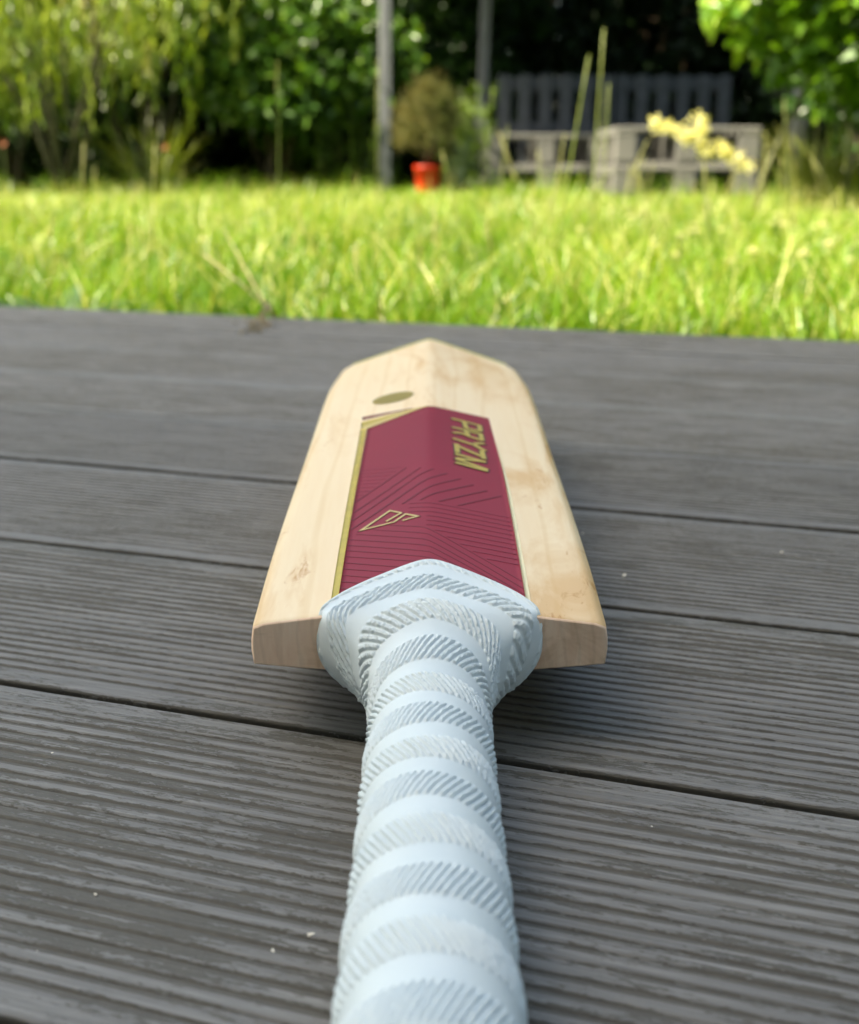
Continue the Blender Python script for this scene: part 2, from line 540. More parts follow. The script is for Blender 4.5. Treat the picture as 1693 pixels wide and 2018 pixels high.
def grip():
    RC = lambda q: .0176 - .0010 * np.clip((q - .17) / .12, 0, 1); NP = 540
    v = np.r_[np.linspace(.03, .150, 60, endpoint=False), np.linspace(.150, .2895, 330, endpoint=False), np.linspace(.2895, .3605, 190)]
    NVV = len(v)
    rim = rim_curve()
    cz = .0262
    # angle measured from straight up, clockwise to +x
    ang = np.arctan2(rim[:, 0], rim[:, 2] - cz); ang = np.where(ang < 0, ang + 2 * math.pi, ang)
    order = np.argsort(ang); ang = ang[order]; rs = rim[order]
    ph = np.linspace(0, 2 * math.pi, NP, endpoint=False)
    ext_a = np.r_[ang - 2 * math.pi, ang, ang + 2 * math.pi]
    def ip(c): return np.interp(ph, ext_a, np.r_[c, c, c])
    RX, RY, RZ = ip(rs[:, 0]), ip(rs[:, 1]), ip(rs[:, 2])
    for _ in range(30):                                  # soften the polygon corners
        RX, RY, RZ = [(np.roll(a, 3) + 2 * a + np.roll(a, -3)) / 4 for a in (RX, RY, RZ)]
    VV, PH = np.meshgrid(v, ph, indexing='ij')
    axis_z = .0196 + (VV - .2353) * .030
    axis_z = np.where(VV < .17, np.maximum(axis_z, .0178), axis_z)
    X = RC(VV) * np.sin(PH); Zc = axis_z + RC(VV) * np.cos(PH); Y = VV.copy()
    vf = .2895
    t = np.clip((VV - vf) / (.3605 - vf), 0, 1)
    YSH = .3285                                          # plane of the blade shoulders
    SY = np.minimum(RY, YSH)
    nx = np.where(RY > YSH, RX * (1 + .10 * np.clip((RY - YSH) / .03, 0, 1)), RX)
    mm = np.clip((RY - .3315) / .006, 0, 1); mm = mm * mm * (3 - 2 * mm)
    SZ = RZ + (zback(RX, np.full_like(RX, .3315)) + .0016 - RZ) * mm
    t1 = np.clip((SY - vf) / np.maximum(RY - vf, 1e-6), 0, 1)[None, :]
    ta = np.clip(t / t1, 0, 1); tb = np.where(t1 < 1, np.clip((t - t1) / np.maximum(1 - t1, 1e-4), 0, 1), 0)
    top = np.clip(np.cos(PH), 0, 1)
    wx = np.where(np.cos(PH) > 0, .08 * ta + .92 * ta ** (4.2 - 1.4 * top), .05 * ta + .95 * ta ** 4.6)
    wz = top * ta ** 1.6 + (1 - top) * wx
    az = .0196 + (vf - .2353) * .030
    rc0 = RC(vf)
    X0 = rc0 * np.sin(PH); Z0 = az + rc0 * np.cos(PH)
    fl = VV > vf
    Xf = X0 + (RX[None, :] - X0) * wx
    Zf = Z0 + (SZ[None, :] - Z0) * wz
    Yf = vf + (SY[None, :] - vf) * ta
    Yr = SY[None, :] + (RY - SY)[None, :] * tb
    zr = SZ[None, :] + (RZ - SZ)[None, :] * tb
    zr = np.where((mm > .3)[None, :], np.maximum(zr, zback(Xf, np.maximum(Yr, .331)) + .0014), zr)
    X = np.where(fl, Xf, X)
    Y = np.where(fl, np.where(tb > 0, Yr, Yf), Y)
    Zc = np.where(fl, np.where(tb > 0, zr, Zf), Zc)
    P = np.stack([X, Y, Zc], -1)
    i0 = int(np.argmax(v >= vf - .004))
    for _ in range(160):                                 # fillet the fold between flare and blade
        Q = P[i0:].copy()
        Q[1:-1] = (P[i0:-2] + 2 * P[i0 + 1:-1] + P[i0 + 2:]) / 4
        lo = zback(Q[..., 0], np.maximum(Q[..., 1], .331)) + .0009
        Q[..., 2] = np.where((Q[..., 1] > .3320) & (np.cos(PH[i0:]) > .25), np.maximum(Q[..., 2], lo), Q[..., 2])
        P[i0:] = Q
    for _ in range(10):
        Q = P.copy()
        P[i0:] = (np.roll(Q, 2, 1) + 2 * Q + np.roll(Q, -2, 1))[i0:] / 4
    du = np.gradient(P, axis=0); dv = np.roll(P, -1, 1) - np.roll(P, 1, 1)
    nrm = np.cross(dv, du); nrm /= np.maximum(np.linalg.norm(nrm, axis=-1, keepdims=True), 1e-12)
    if (nrm[:, 0, 2].mean()) < 0: nrm = -nrm
    # ribbed bands alternating with smooth bands
    LAM = .0177
    q = (VV + 0.00045 * np.sin(3 * PH + VV * 130) - .1621) / LAM
    kk = np.floor(q); fr = q - kk
    sg = np.where(kk % 2 == 0, 1.0, -1.0)
    BW = 0.62
    on = np.clip(fr / .03, 0, 1) * np.clip((BW - fr) / .05, 0, 1)
    jit = .22 * np.sin(kk * 12.9 + PH * 3.0)
    phase = PH * 58 / (2 * math.pi) - sg * 2.9 * fr / BW + jit
    saw = phase - np.floor(phase)
    rib = np.clip((0.5 - np.abs(saw - 0.5)) / 0.5, 0, 1)             # triangle 0..1
    rib = np.clip((rib - 0.26) / 0.28, 0, 1); rib = rib * rib * (3 - 2 * rib)
    rough = rng.normal(0, 1, P.shape[:2])
    rough = (rough + np.roll(rough, 1, 0) + np.roll(rough, 1, 1) + np.roll(rough, -1, 1)) / 2
    disp = on * (-.00024 + .00076 * rib)
    disp += on * rib * rough * .00010 * (1 + 1.0 * t)
    # swell of each wrap
    disp += .00022 * np.sin(2 * math.pi * (fr - .05))
    und = np.sin(PH * 2 + VV * 61) * .00012 + np.sin(PH * 3 - VV * 97) * .00010
    disp += und
    lip = np.clip((VV - .3565) / .004, 0, 1)
    disp = disp * (1 - lip) + .0001 * lip
    P = P + nrm * disp[..., None]
    # closing lip turned into the blade
    last = P[-1].copy(); c = last.mean(0)
    l2 = last - nrm[-1] * .0016; l3 = last - nrm[-1] * .0035
    first_c = P[0].mean(0)
    allP = np.vstack([P.reshape(-1, 3), l2, l3, first_c[None, :]])
    nr = NVV + 2
    i = np.arange(nr - 1)[:, None]; j = np.arange(NP)[None, :]; jn = (j + 1) % NP
    Fq = np.stack([i * NP + j, (i + 1) * NP + j, (i + 1) * NP + jn, i * NP + jn], -1).reshape(-1, 4)
    me = mesh('grip', allP + np.array(BO), Fq, None, True)
    return me

def m_grip():
    m, nt, out = mat_new('white_rubber')
    n = noise_n(nt, coords(nt), 900, 4, 0.7); b = noise_n(nt, coords(nt), 70, 3)
    c = ramp(nt, b, [(0.3, (0.615, 0.685, 0.712)), (0.7, (0.66, 0.725, 0.75))])
    p = principled(nt, out, c, 0.48, 0, bump_n(nt, n, 0.10, 0.0004), 0.4)
    p.inputs['Subsurface Weight'].default_value = 0.12
    p.inputs['Subsurface Radius'].default_value = (0.0012, 0.0012, 0.0012)
    return m
gm = grip(); gm.materials.append(m_grip())
grip_o = link('grip', gm, bat)
tag(grip_o, 'white rubber grip with ribbed bands')

# ---- sticker and print on the back of the blade (all coordinates in mm on the blade, x across, y along)
M_MAR = m_plain('maroon_vinyl', (0.25, 0.0105, 0.026), 0.40, var=0.05, scale=25, spec=0.22)
M_MARD = m_plain('dark_maroon_line', (0.150, 0.008, 0.018), 0.6, var=0.05)
M_MARM = m_plain('mid_maroon_line', (0.205, 0.010, 0.025), 0.5, var=0.05)
M_GOLD = m_plain('gold_foil', (0.56, 0.41, 0.075), 0.4, metal=0.4, var=0.10, scale=220)
M_GOLDL = m_plain('pale_gold_foil', (0.72, 0.55, 0.22), 0.4, metal=0.4, var=0.06, scale=220)
M_OUT = m_plain('letter_outline', (0.070, 0.022, 0.012), 0.5, var=0.1)
M_CREAM = m_plain('cream_border', (0.72, 0.63, 0.40), 0.4, var=0.05)
LIFT = [0.00034]
def surf(x, y, off): return (x / 1000, y / 1000 - .5, float(zback(x / 1000, y / 1000)) + off)
def patch(name, A, B, mat, parent, off, nu=24, nv=10):
    """sheet lofted between polyline A and polyline B (mm), with a turned-down rim"""
    def samp(L, u):
        L = np.array(L, float); d = np.r_[0, np.cumsum(np.hypot(*np.diff(L, axis=0).T))]
        return np.array([np.interp(u * d[-1], d, L[:, 0]), np.interp(u * d[-1], d, L[:, 1])])
    V = []; F = []
    for i in range(nu + 1):
        a = samp(A, i / nu); b = samp(B, i / nu)
        for j in range(nv + 1):
            p = a + (b - a) * j / nv
            V.append(surf(p[0], p[1], off))
    n = nv + 1
    for i in range(nu):
        for j in range(nv): F.append((i * n + j, (i + 1) * n + j, (i + 1) * n + j + 1, i * n + j + 1))
    per = [i * n for i in range(nu + 1)] + [nu * n + j for j in range(1, n)] + [i * n + nv for i in range(nu - 1, -1, -1)] + [j for j in range(nv - 1, 0, -1)]
    b0 = len(V)
    for pi in per: V.append((V[pi][0], V[pi][1], V[pi][2] - off * 0.9))
    L = len(per)
    for q in range(L): F.append((per[q], per[(q + 1) % L], b0 + (q + 1) % L, b0 + q))
    me = mesh(name, V, F, mat, True)
    return link(name, me, parent)

def stroke(mbb, pts, w, off, th=0.00012):
    """flat raised line of width w (mm) along pts, mitred, following the blade surface"""
    P = [np.array(p, float) for p in pts]
    Q = [P[0]]
    idx = [0]
    for a, b in zip(P[:-1], P[1:]):
        k = max(1, int(np.linalg.norm(b - a) / 1.6))
        for i in range(1, k + 1): Q.append(a + (b - a) * i / k)
    V = []; F = []
    for i, p in enumerate(Q):
        d1 = Q[i] - Q[i - 1] if i > 0 else Q[1] - Q[0]
        d2 = Q[i + 1] - Q[i] if i < len(Q) - 1 else d1
        n1 = np.array([-d1[1], d1[0]]) / np.linalg.norm(d1); n2 = np.array([-d2[1], d2[0]]) / np.linalg.norm(d2)
        m = n1 + n2; l = np.linalg.norm(m)
        m = m / l if l > 1e-6 else n1
        k = min(1.0 / max(0.35, float(m @ n1)), 2.6) * w / 2
        for s_, o_ in ((1, off - th), (1, off), (-1, off), (-1, off - th)):
            q = p + m * k * s_; V.append(surf(q[0], q[1], o_))
    for i in range(len(Q) - 1):
        for j in range(3): F.append((i * 4 + j, i * 4 + j + 1, (i + 1) * 4 + j + 1, (i + 1) * 4 + j)[::-1])
    F.append((0, 1, 2, 3)); e = (len(Q) - 1) * 4; F.append((e + 3, e + 2, e + 1, e))
    mbb.add(V, F)

stk = patch('sticker', [(-28.4, 334), (-28.45, 520.5), (-0.3, 540.6)], [(30.0, 332), (30.0, 440), (28.9, 538.0), (-0.3, 540.7)], M_MAR, bat, 0.00022, 2, 2)
# rebuild the sticker as columns so that it follows the spine
me_old = stk.data
xs = np.unique(np.round(np.r_[np.linspace(-28.4, -6, 12), np.linspace(-6, 6, 25), np.linspace(6, 29.9, 12)], 4))
def ytop(x): return np.interp(x, [-28.5, -0.3, 28.9, 29.9], [520.6, 540.6, 538.0, 470.0]) if x < 29.2 else np.interp(x, [29.2, 29.9], [528.0, 460.0])
V = []; F = []; ny = 60
for x in xs:
    yt = ytop(x)
    for j in range(ny + 1):
        V.append(surf(x, 331 + (yt - 331) * j / ny, 0.00022))
n = ny + 1
for i in range(len(xs) - 1):
    for j in range(ny): F.append((i * n + j, (i + 1) * n + j, (i + 1) * n + j + 1, i * n + j + 1))
per = [i * n for i in range(len(xs))] + [(len(xs) - 1) * n + j for j in range(1, n)] + [i * n + ny for i in range(len(xs) - 2, -1, -1)] + [j for j in range(ny - 1, 0, -1)]
b0 = len(V)
for pi in per: V.append((V[pi][0], V[pi][1], V[pi][2] - 0.0002))
for q in range(len(per)): F.append((per[q], per[(q + 1) % len(per)], b0 + (q + 1) % len(per), b0 + q))
stk.data = mesh('sticker', V, F, M_MAR, True)
bpy.data.meshes.remove(me_old)
stk['label'] = 'maroon sticker folded over the spine of the blade'

patch('gold_band', [(-30.6, 334), (-31.5, 522.5)], [(-28.42, 334), (-28.75, 520.6)], M_GOLD, stk, 0.00024, 40, 3)
patch('gold_wedge', [(-31.7, 533.6), (-1.2, 541.3)], [(-31.6, 526.2), (-0.6, 540.75)], M_GOLD, stk, 0.00024, 20, 3)
patch('pale_gold_wedge', [(-31.6, 526.0), (-0.7, 540.72)], [(-31.5, 522.8), (-28.6, 520.8), (-0.5, 540.66)], M_GOLDL, stk, 0.00024, 20, 3)
patch('maroon_wedge', [(-31.8, 543.0), (-8.0, 541.6)], [(-31.5, 538.4), (-8.3, 541.2)], M_MARD, stk, 0.00024, 14, 3)
patch('cream_border', [(30.05, 334), (30.05, 440), (29.5, 500)], [(31.5, 334), (31.3, 440), (29.7, 500)], M_CREAM, stk, 0.00018, 40, 2)
# round gold badge
V = []; F = []
for r_ in (0.25, 0.5, 0.75, 1.0):
    for q in range(40):
        a = 2 * math.pi * q / 40
        V.append(surf(-18.0 + 10.3 * r_ * math.cos(a), 569.3 + 9.6 * r_ * math.sin(a), 0.00020))
V.append(surf(-18.0, 569.3, 0.00020))
for r_ in range(3):
    for q in range(40):
        q2 = (q + 1) % 40; F.append((r_ * 40 + q, (r_ + 1) * 40 + q, (r_ + 1) * 40 + q2, r_ * 40 + q2))
for q in range(40): F.append((160, q, (q + 1) % 40))
badge = link('badge', mesh('badge', V, F, m_plain('dull_gold', (0.38, 0.27, 0.055), 0.42, metal=0.55, var=0.08, scale=200), True), bat)
badge['label'] = 'plain round gold badge beyond the sticker'

# lettering P R Y Z M, reading from toe to handle, each letter dark-edged gold
LET = {
 'P': [[(9.6, 524.0), (23.9, 520.9)], [(22.7, 521.2), (22.9, 511.4)], [(23.5, 511.9), (16.0, 512.0)], [(16.6, 511.2), (15.7, 522.2)]],
 'R': [[(9.7, 509.8), (23.9, 507.1)], [(22.8, 507.6), (22.9, 496.8)], [(23.5, 497.3), (16.2, 500.6)], [(17.0, 499.8), (16.1, 508.6)], [(17.2, 500.6), (14.1, 502.5), (9.7, 500.9)]],
 'Y': [[(9.8, 492.5), (19.3, 488.4), (23.9, 482.2)], [(18.9, 490.2), (24.1, 493.8)]],
 'Z': [[(11.4, 485.6), (11.7, 472.6)], [(10.6, 483.4), (23.5, 472.4)], [(22.1, 482.2), (22.7, 470.2)]],
 'M': [[(10.2, 471.2), (23.7, 466.6)], [(23.6, 467.2), (10.3, 464.9)], [(10.3, 464.7), (23.8, 456.6)], [(23.9, 455.2), (10.2, 459.7)]],
}
for ch, sts in LET.items():
    mo = MB()
    for i, s_ in enumerate(sts):
        vert = abs(s_[0][0] - s_[-1][0]) < 2.5
        stroke(mo, s_, 3.6 if not vert else 3.2, 0.00040 + i * 0.00001)
    lo = mo.build('letter', M_OUT, stk)
    lo['label'] = 'gold letter ' + ch + ' with dark outline'
    mg = MB()
    for i, s_ in enumerate(sts):
        vert = abs(s_[0][0] - s_[-1][0]) < 2.5
        a, b = np.array(s_[0], float), np.array(s_[-1], float)
        q = [np.array(p, float) for p in s_]
        q[0] = q[0] + (q[1] - q[0]) / np.linalg.norm(q[1] - q[0]) * 0.5
        q[-1] = q[-1] + (q[-2] - q[-1]) / np.linalg.norm(q[-2] - q[-1]) * 0.5
        stroke(mg, q, 2.2 if not vert else 2.1, 0.00056 + i * 0.00001)
    # gold face joins its outline in one letter mesh
    o = lo.data; base = len(o.vertices)
    allv = [tuple(v.co) for v in o.vertices] + mg.v
    allf = [tuple(p.vertices) for p in o.polygons]; no = len(allf)
    allf += [tuple(i + base for i in f) for f in mg.f]
    me = mesh('letter', allv, allf, M_OUT); me.materials.append(M_GOLD)
    for p in me.polygons[no:]: p.material_index = 1
    lo.data = me; bpy.data.meshes.remove(o)

# arrow-like emblem in gold outline
EMB = [[(-12.4, 396.9), (-10.2, 403.4), (-14.4, 406.9), (-24.0, 391.9), (-12.6, 395.6), (-8.6, 401.6), (-4.2, 398.5), (-9.6, 396.0)], [(-15.4, 397.2), (-10.4, 403.2)]]
mo = MB(); mg = MB()
for i, s_ in enumerate([[(-15.4, 397.2), (-10.2, 403.5), (-14.4, 407.1), (-24.0, 391.9), (-12.6, 395.7), (-8.6, 401.9), (-4.2, 398.5), (-9.6, 396.1)]]):
    stroke(mo, s_, 1.25, 0.00038); stroke(mg, s_, 0.78, 0.00050)
me = mesh('emblem', mo.v + mg.v, mo.f + [tuple(i + len(mo.v) for i in f) for f in mg.f], M_OUT); me.materials.append(M_GOLDL)
for p in me.polygons[len(mo.f):]: p.material_index = 1
link('emblem', me, stk)['label'] = 'angular gold outline emblem'

def line(pts, w, mat, off):
    m_ = MB(); stroke(m_, pts, w, off); return m_.build('line', mat, stk)
GL = [[(-14.2, 393.8), (-2.9, 388.9), (-0.8, 387.4), (29.6, 352.8)], [(-19.7, 391.4), (-2.4, 383.4), (-0.5, 382.4), (29.7, 347.9)],
      [(-25.6, 389.2), (-2.2, 378.4), (-0.3, 377.1), (29.8, 343.9)], [(-28.2, 385.3), (-2.2, 373.4), (0.2, 372.0), (29.0, 342.5)],
      [(-28.1, 380.2), (-2.2, 368.6), (0.2, 367.6), (20.1, 347.7)], [(-28.1, 375.8), (-2.2, 364.1), (0.0, 362.9), (12.7, 352.1)],
      [(-28.0, 370.9), (-2.3, 359.9), (0.0, 358.5)], [(-28.0, 366.0), (-7.2, 356.8)], [(-28.2, 361.4), (-8.3, 353.0)],
      [(-28.2, 356.8), (-13.1, 350.1)], [(-28.3, 352.3), (-18.7, 348.0)], [(-28.3, 347.6), (-24.0, 345.6)]]
for i, L in enumerate(GL): line(L, 0.42, M_MARD, 0.00030 + 0.000004 * i)
for i, L in enumerate([[(-27.9, 421.4), (-9.3, 453.1)], [(-27.9, 410.3), (-3.6, 450.5)], [(-27.9, 402.1), (-4.1, 441.8), (-1, 445.2), (1.5, 448.1)],
          [(-27.9, 393.6), (-3.5, 432.8), (-1.1, 435.8), (6.9, 444.7)], [(-9.9, 412.8), (-2, 424.8), (0.6, 428.4), (12.1, 440.9)],
          [(-3.3, 414.4), (0.6, 419.4), (17.0, 436.1)], [(3.6, 413.0), (22.0, 431.6)], [(10.5, 411.1), (27.3, 428.0)]]):
    line(L, 0.72 if i > 2 else 0.6, M_MARD, 0.00036 + 0.000004 * i)
for i in range(11):
    y = 411.0 - 4.1 * i
    x0 = -7.5 if i < 3 else -1.0
    f_ = lambda x: y - 0.175 * x
    while f_(x0) < 387.4 - 1.138 * (x0 + .8) + 1.5 and x0 < 28: x0 += 0.5
    if x0 < 27: line([(x0, f_(x0)), (0 if x0 < 0 else (x0 + 29.3) / 2, f_(0 if x0 < 0 else (x0 + 29.3) / 2)), (29.3, f_(29.3))], 0.5, M_MARM, 0.00032 + 0.000004 * i)
for i in range(9):
    y = 459.2 - 4.3 * i
    x1 = -11.0 - i * 2.0
    line([(-28.0, y), (x1, y - 0.30 * (x1 + 28.0))], 0.45, M_MARM, 0.00030 + 0.000004 * i)

# ================================================================== PLANTS
def leaf_arrays(P, D, Nn, L, W, tint, fold=0.25, droop=0.15):
    """kite shaped folded leaves: 5 verts, 4 triangles (tip bends)"""
    n = len(P)
    D = D / np.linalg.norm(D, axis=1, keepdims=True)
    S = np.cross(D, Nn); S /= np.maximum(np.linalg.norm(S, axis=1, keepdims=True), 1e-6)
    U = np.cross(S, D)
    L = L[:, None]; W = W[:, None]
    b = P; mid = P + D * L * .45; tip = P + D * L - U * L * droop
    l = mid + S * W * .5 + U * W * fold; r = mid - S * W * .5 + U * W * fold
    V = np.stack([b, l, tip, r], 1).reshape(-1, 3)
    i = np.arange(n)[:, None] * 4
    F = np.concatenate([i + np.array([[0, 2, 1]]), i + np.array([[0, 3, 2]])], 1).reshape(-1, 3)
    return V, F, np.repeat(tint, 4)

def rdir(n):
    v = rng.normal(0, 1, (n, 3)); return v / np.linalg.norm(v, axis=1, keepdims=True)

def shoot_leaves(C, A, nl, slen, ll, lw, tint0, tvar=.16, spread=1.0):
    """each shoot (origin C, axis A) carries nl leaves"""
    n = len(C)
    A = A / np.linalg.norm(A, axis=1, keepdims=True)
    Cn = np.repeat(C, nl, 0); An = np.repeat(A, nl, 0)
    f = np.tile(np.linspace(.15, 1, nl), n)[:, None]
    sl = np.repeat(rng.uniform(.7, 1.3, n) * slen, nl)[:, None]
    P = Cn + An * f * sl
    side = rdir(n * nl); side -= An * (side * An).sum(1, keepdims=True)
    side /= np.maximum(np.linalg.norm(side, axis=1, keepdims=True), 1e-6)
    D = An * .55 + side * spread + np.array([0, 0, .1])
    Nn = np.array([0, 0, 1.0]) + rng.normal(0, .55, (n * nl, 3))
    L = rng.uniform(.7, 1.25, n * nl) * ll; W = L * lw / ll * rng.uniform(.85, 1.15, n * nl)
    T = np.clip(np.repeat(tint0, nl) + rng.normal(0, tvar, n * nl), 0, 1)
    return leaf_arrays(P, D, Nn, L, W, T)

def join(parts):
    V = []; F = []; T = []; b = 0
    for v, f, t in parts:
        V.append(v); F.append(f + b); T.append(t); b += len(v)
    return np.vstack(V), np.vstack(F), np.concatenate(T)

def foliage(name, parts, mat, parent):
    V, F, T = join(parts)
    o = link(name, mesh(name, V, F, mat, False, {'tint': T}), parent)
    o['kind'] = 'stuff'                                  # leaves far too many and small to pick apart
    return o

def lumpy_shell(n, c, rad, lumps=14, lr=0.45, zmin=-1.0, seed=0):
    """points spread through a shell made of lumps placed on an ellipsoid"""
    g = np.random.default_rng(seed)
    d = g.normal(0, 1, (lumps, 3)); d /= np.linalg.norm(d, axis=1, keepdims=True)
    d[:, 2] = np.abs(d[:, 2]) * np.where(g.random(lumps) < .3, -.6, 1)
    lc = d * (1 - lr * .8)
    k = g.integers(0, lumps, n)
    o = g.normal(0, 1, (n, 3)); o /= np.linalg.norm(o, axis=1, keepdims=True)
    rr = lr * g.uniform(.55, 1.0, (n, 1)) ** .5 * g.uniform(.75, 1.15, (lumps, 1))[k]
    P = lc[k] + o * rr
    P[:, 2] = np.maximum(P[:, 2], zmin + g.uniform(0, .08, n))
    tint = g.uniform(-.12, .12, lumps)[k]
    out = P * np.array(rad) + np.array(c)
    ax = (o * .7 + lc[k] * .5) * 1.0 + np.array([0, 0, .25])
    return out, ax, tint

GREENS = [(0.0, (0.012, 0.030, 0.008)), (0.4, (0.030, 0.080, 0.014)), (0.7, (0.065, 0.150, 0.020)), (1.0, (0.15, 0.24, 0.035))]
M_LEAF = m_leaf('broad_leaf', GREENS, 0.30, 0.38)
M_CONI = m_leaf('dark_evergreen_leaf', [(0.0, (0.007, 0.016, 0.006)), (0.5, (0.014, 0.032, 0.010)), (1.0, (0.030, 0.060, 0.014))], 0.10, 0.55, 0.3)
M_LIME = m_leaf('lime_leaf', [(0.0, (0.035, 0.08, 0.010)), (0.5, (0.12, 0.20, 0.022)), (1.0, (0.33, 0.39, 0.07))], 0.40, 0.36)
M_OLIVE = m_leaf('olive_blade', [(0.0, (0.035, 0.05, 0.010)), (0.4, (0.09, 0.12, 0.020)), (0.75, (0.20, 0.22, 0.045)), (1.0, (0.46, 0.40, 0.16))], 0.35, 0.45)
M_BRONZE = m_leaf('bronze_needle', [(0.0, (0.030, 0.050, 0.010)), (0.5, (0.080, 0.092, 0.022)), (1.0, (0.20, 0.165, 0.06))], 0.2, 0.6, 0.3)
M_SAGE = m_leaf('sage_leaf', [(0.0, (0.08, 0.13, 0.07)), (1.0, (0.28, 0.36, 0.25))], 0.25, 0.7, 0.2)
M_BARK = m_plain('bark', (0.075, 0.055, 0.038), 0.9, var=0.35, scale=30, bump=0.6)
M_STEM = m_plain('green_stem', (0.10, 0.13, 0.035), 0.6, var=0.2)

GZ0 = lambda x, y: float(zg(x, y))
# ---- tall dark evergreen hedge along the end of the garden
def hedge(name, x0, x1, y0, depth, z1, n, mat, label, leaf, tint, trunks=6, seed=1, sh=7):
    root = empty(name, ((x0 + x1) / 2, y0 + depth / 2, float(zg((x0 + x1) / 2, y0))))
    tag(root, label, 'hedge')
    g = np.random.default_rng(seed)
    P = np.stack([g.uniform(x0, x1, n), y0 + depth * g.beta(1.0, 1.6, n), g.uniform(0.0, 1, n) ** .9 * z1], 1)
    P[:, 1] += .22 * np.sin(P[:, 0] * 3.1 + P[:, 2] * 2.2) + .15 * np.sin(P[:, 0] * 7.0 - P[:, 2] * 4.0)
    A = np.stack([g.normal(0, .5, n), -0.6 + g.normal(0, .4, n), .35 + g.normal(0, .4, n)], 1)
    tn = np.clip(tint + .14 * np.sin(P[:, 0] * 5 + 1.3 * np.sin(P[:, 2] * 5)) + g.normal(0, .06, n), 0, 1)
    off = np.array([root.location.x, root.location.y, 0])
    foliage('crown', [shoot_leaves(P - off, A, sh, .16, leaf, leaf * .55, tn)], mat, root)
    m_ = MB()
    for i in range(trunks):
        x = x0 + (i + .5) * (x1 - x0) / trunks + g.uniform(-.1, .1) - off[0]
        m_.tube([(x, depth * .1, -.05), (x + .03, depth * .12, z1 * .5), (x, depth * .1, z1 * .9)], [.05, .04, .015], 7)
    m_.build('trunk', M_BARK, root, True)
    return root
hedge('evergreen_hedge', -6.5, 6.5, 10.6, 1.3, 4.2, 24000, M_CONI, 'tall dark evergreen hedge closing the end of the garden', .105, .40, 12, 3, 8)
M_FENCE = m_plain('brown_fence_timber', (0.085, 0.055, 0.035), .85, var=.3, scale=14)
fence = empty('sky_gap_fence', (0, 12.35, GZ0(0, 12.35))); tag(fence, 'brown close boarded fence added behind the evergreen hedge to hide sky gaps', 'fence')  # added backing that keeps bright sky from showing through the hedge
fbm = None
for i in range(110):
    if fbm is None:
        m_ = MB(); m_.box((0, 0, .98), (.118, .018, 1.96), bev=.003); fbm = mesh('board', m_.v, m_.f, M_FENCE)
    link('board', fbm, fence, (-6.6 + i * .12, .012 * (i % 2), 0))
for zz in (.35, 1.6):
    m_ = MB(); m_.box((0, .05, zz), (13.2, .05, .08)); m_.build('rail', M_FENCE, fence)
for i in range(8):
    m_ = MB(); m_.box((-6.5 + i * 1.86, .13, .98), (.09, .09, 2.0)); m_.build('fence_post', M_FENCE, fence)

def sky_block_hedge():  # unseen hedge added beyond the frame to cut sky light from the right
    g = np.random.default_rng(17); n = 5200
    root = empty('sky_block_hedge', (4.6, 4.0, GZ0(4.6, 4)), 0); tag(root, 'tall evergreen hedge added out of view on the right to block sky light', 'hedge')
    P = np.stack([g.uniform(-.55, .55, n), g.uniform(-5.5, 5.5, n), g.random(n) ** .9 * 4.6], 1)
    foliage('crown', [shoot_leaves(P, rdir(n) + np.array([-.4, 0, .3]), 7, .22, .17, .09, np.clip(.4 + g.normal(0, .15, n), 0, 1))], M_CONI, root)
    m_ = MB()
    for i in range(9): m_.tube([(0, -5 + i * 1.25, -.05), (.03, -5 + i * 1.25, 2.2), (0, -5 + i * 1.25, 4.2)], [.06, .05, .02], 7)
    m_.build('trunk', M_BARK, root, True)
sky_block_hedge()

# ---- broadleaf hedge, centre left
def clumped(name, label, cat, base, items, mat, group=None, stems=5, trunk_r=.02):
    root = empty(name, base); tag(root, label, cat, group)
    parts = []
    m_ = MB()
    for (c, rad, n, leaf, lw, nl, sl, tint, seed) in items:
        P, A, dt = lumpy_shell(n, c, rad, seed=seed)
        parts.append(shoot_leaves(P, A, nl, sl, leaf, lw, np.clip(tint + dt, 0, 1)))
        g = np.random.default_rng(seed + 50)
        for i in range(stems):
            e = np.array(c) + g.normal(0, .35, 3) * np.array(rad)
            b = np.array([c[0] + g.normal(0, .2) * rad[0] * .6, c[1] + g.normal(0, .1), 0.0])
            mid = (b + e) / 2 + g.normal(0, .06, 3)
            m_.tube([b, mid, e], [trunk_r, trunk_r * .7, trunk_r * .3], 6)
    foliage('crown', parts, mat, root)
    m_.build('trunk', M_BARK, root, True)
    return root

GZ = lambda x, y: float(zg(x, y))
clumped('broadleaf_shrub', 'green leafy shrub left of the nearer grey post', 'shrub', (-1.0, 9.15, GZ(-1, 9.15)),
        [((-.15, 0, .75), (.66, .45, .72), 1700, .08, .046, 7, .13, .72, 21), ((.45, .1, .62), (.42, .4, .72), 900, .075, .044, 7, .12, .74, 22),
         ((0, .5, 1.5), (.9, .5, .7), 1100, .08, .044, 7, .14, .62, 23)], M_LEAF, stems=7)
clumped('dark_shrub', 'dark green shrub in the shade between grass clump and leafy shrub', 'shrub', (-2.15, 9.9, GZ(-2.1, 9.9)),
        [((0, 0, .7), (.8, .5, .8), 1300, .07, .04, 7, .13, .22, 31), ((-.2, .4, 1.6), (.9, .5, .7), 700, .07, .04, 7, .13, .35, 32)], M_LEAF, stems=6)
clumped('low_shrub', 'low dark shrub behind the nearer grey post', 'shrub', (.05, 10.1, GZ(0, 10.1)),
        [((0, 0, .6), (.7, .4, .7), 900, .065, .04, 7, .12, .33, 41), ((.2, .3, 1.35), (.6, .4, .5), 500, .065, .04, 7, .12, .30, 42)], M_LEAF, stems=5)
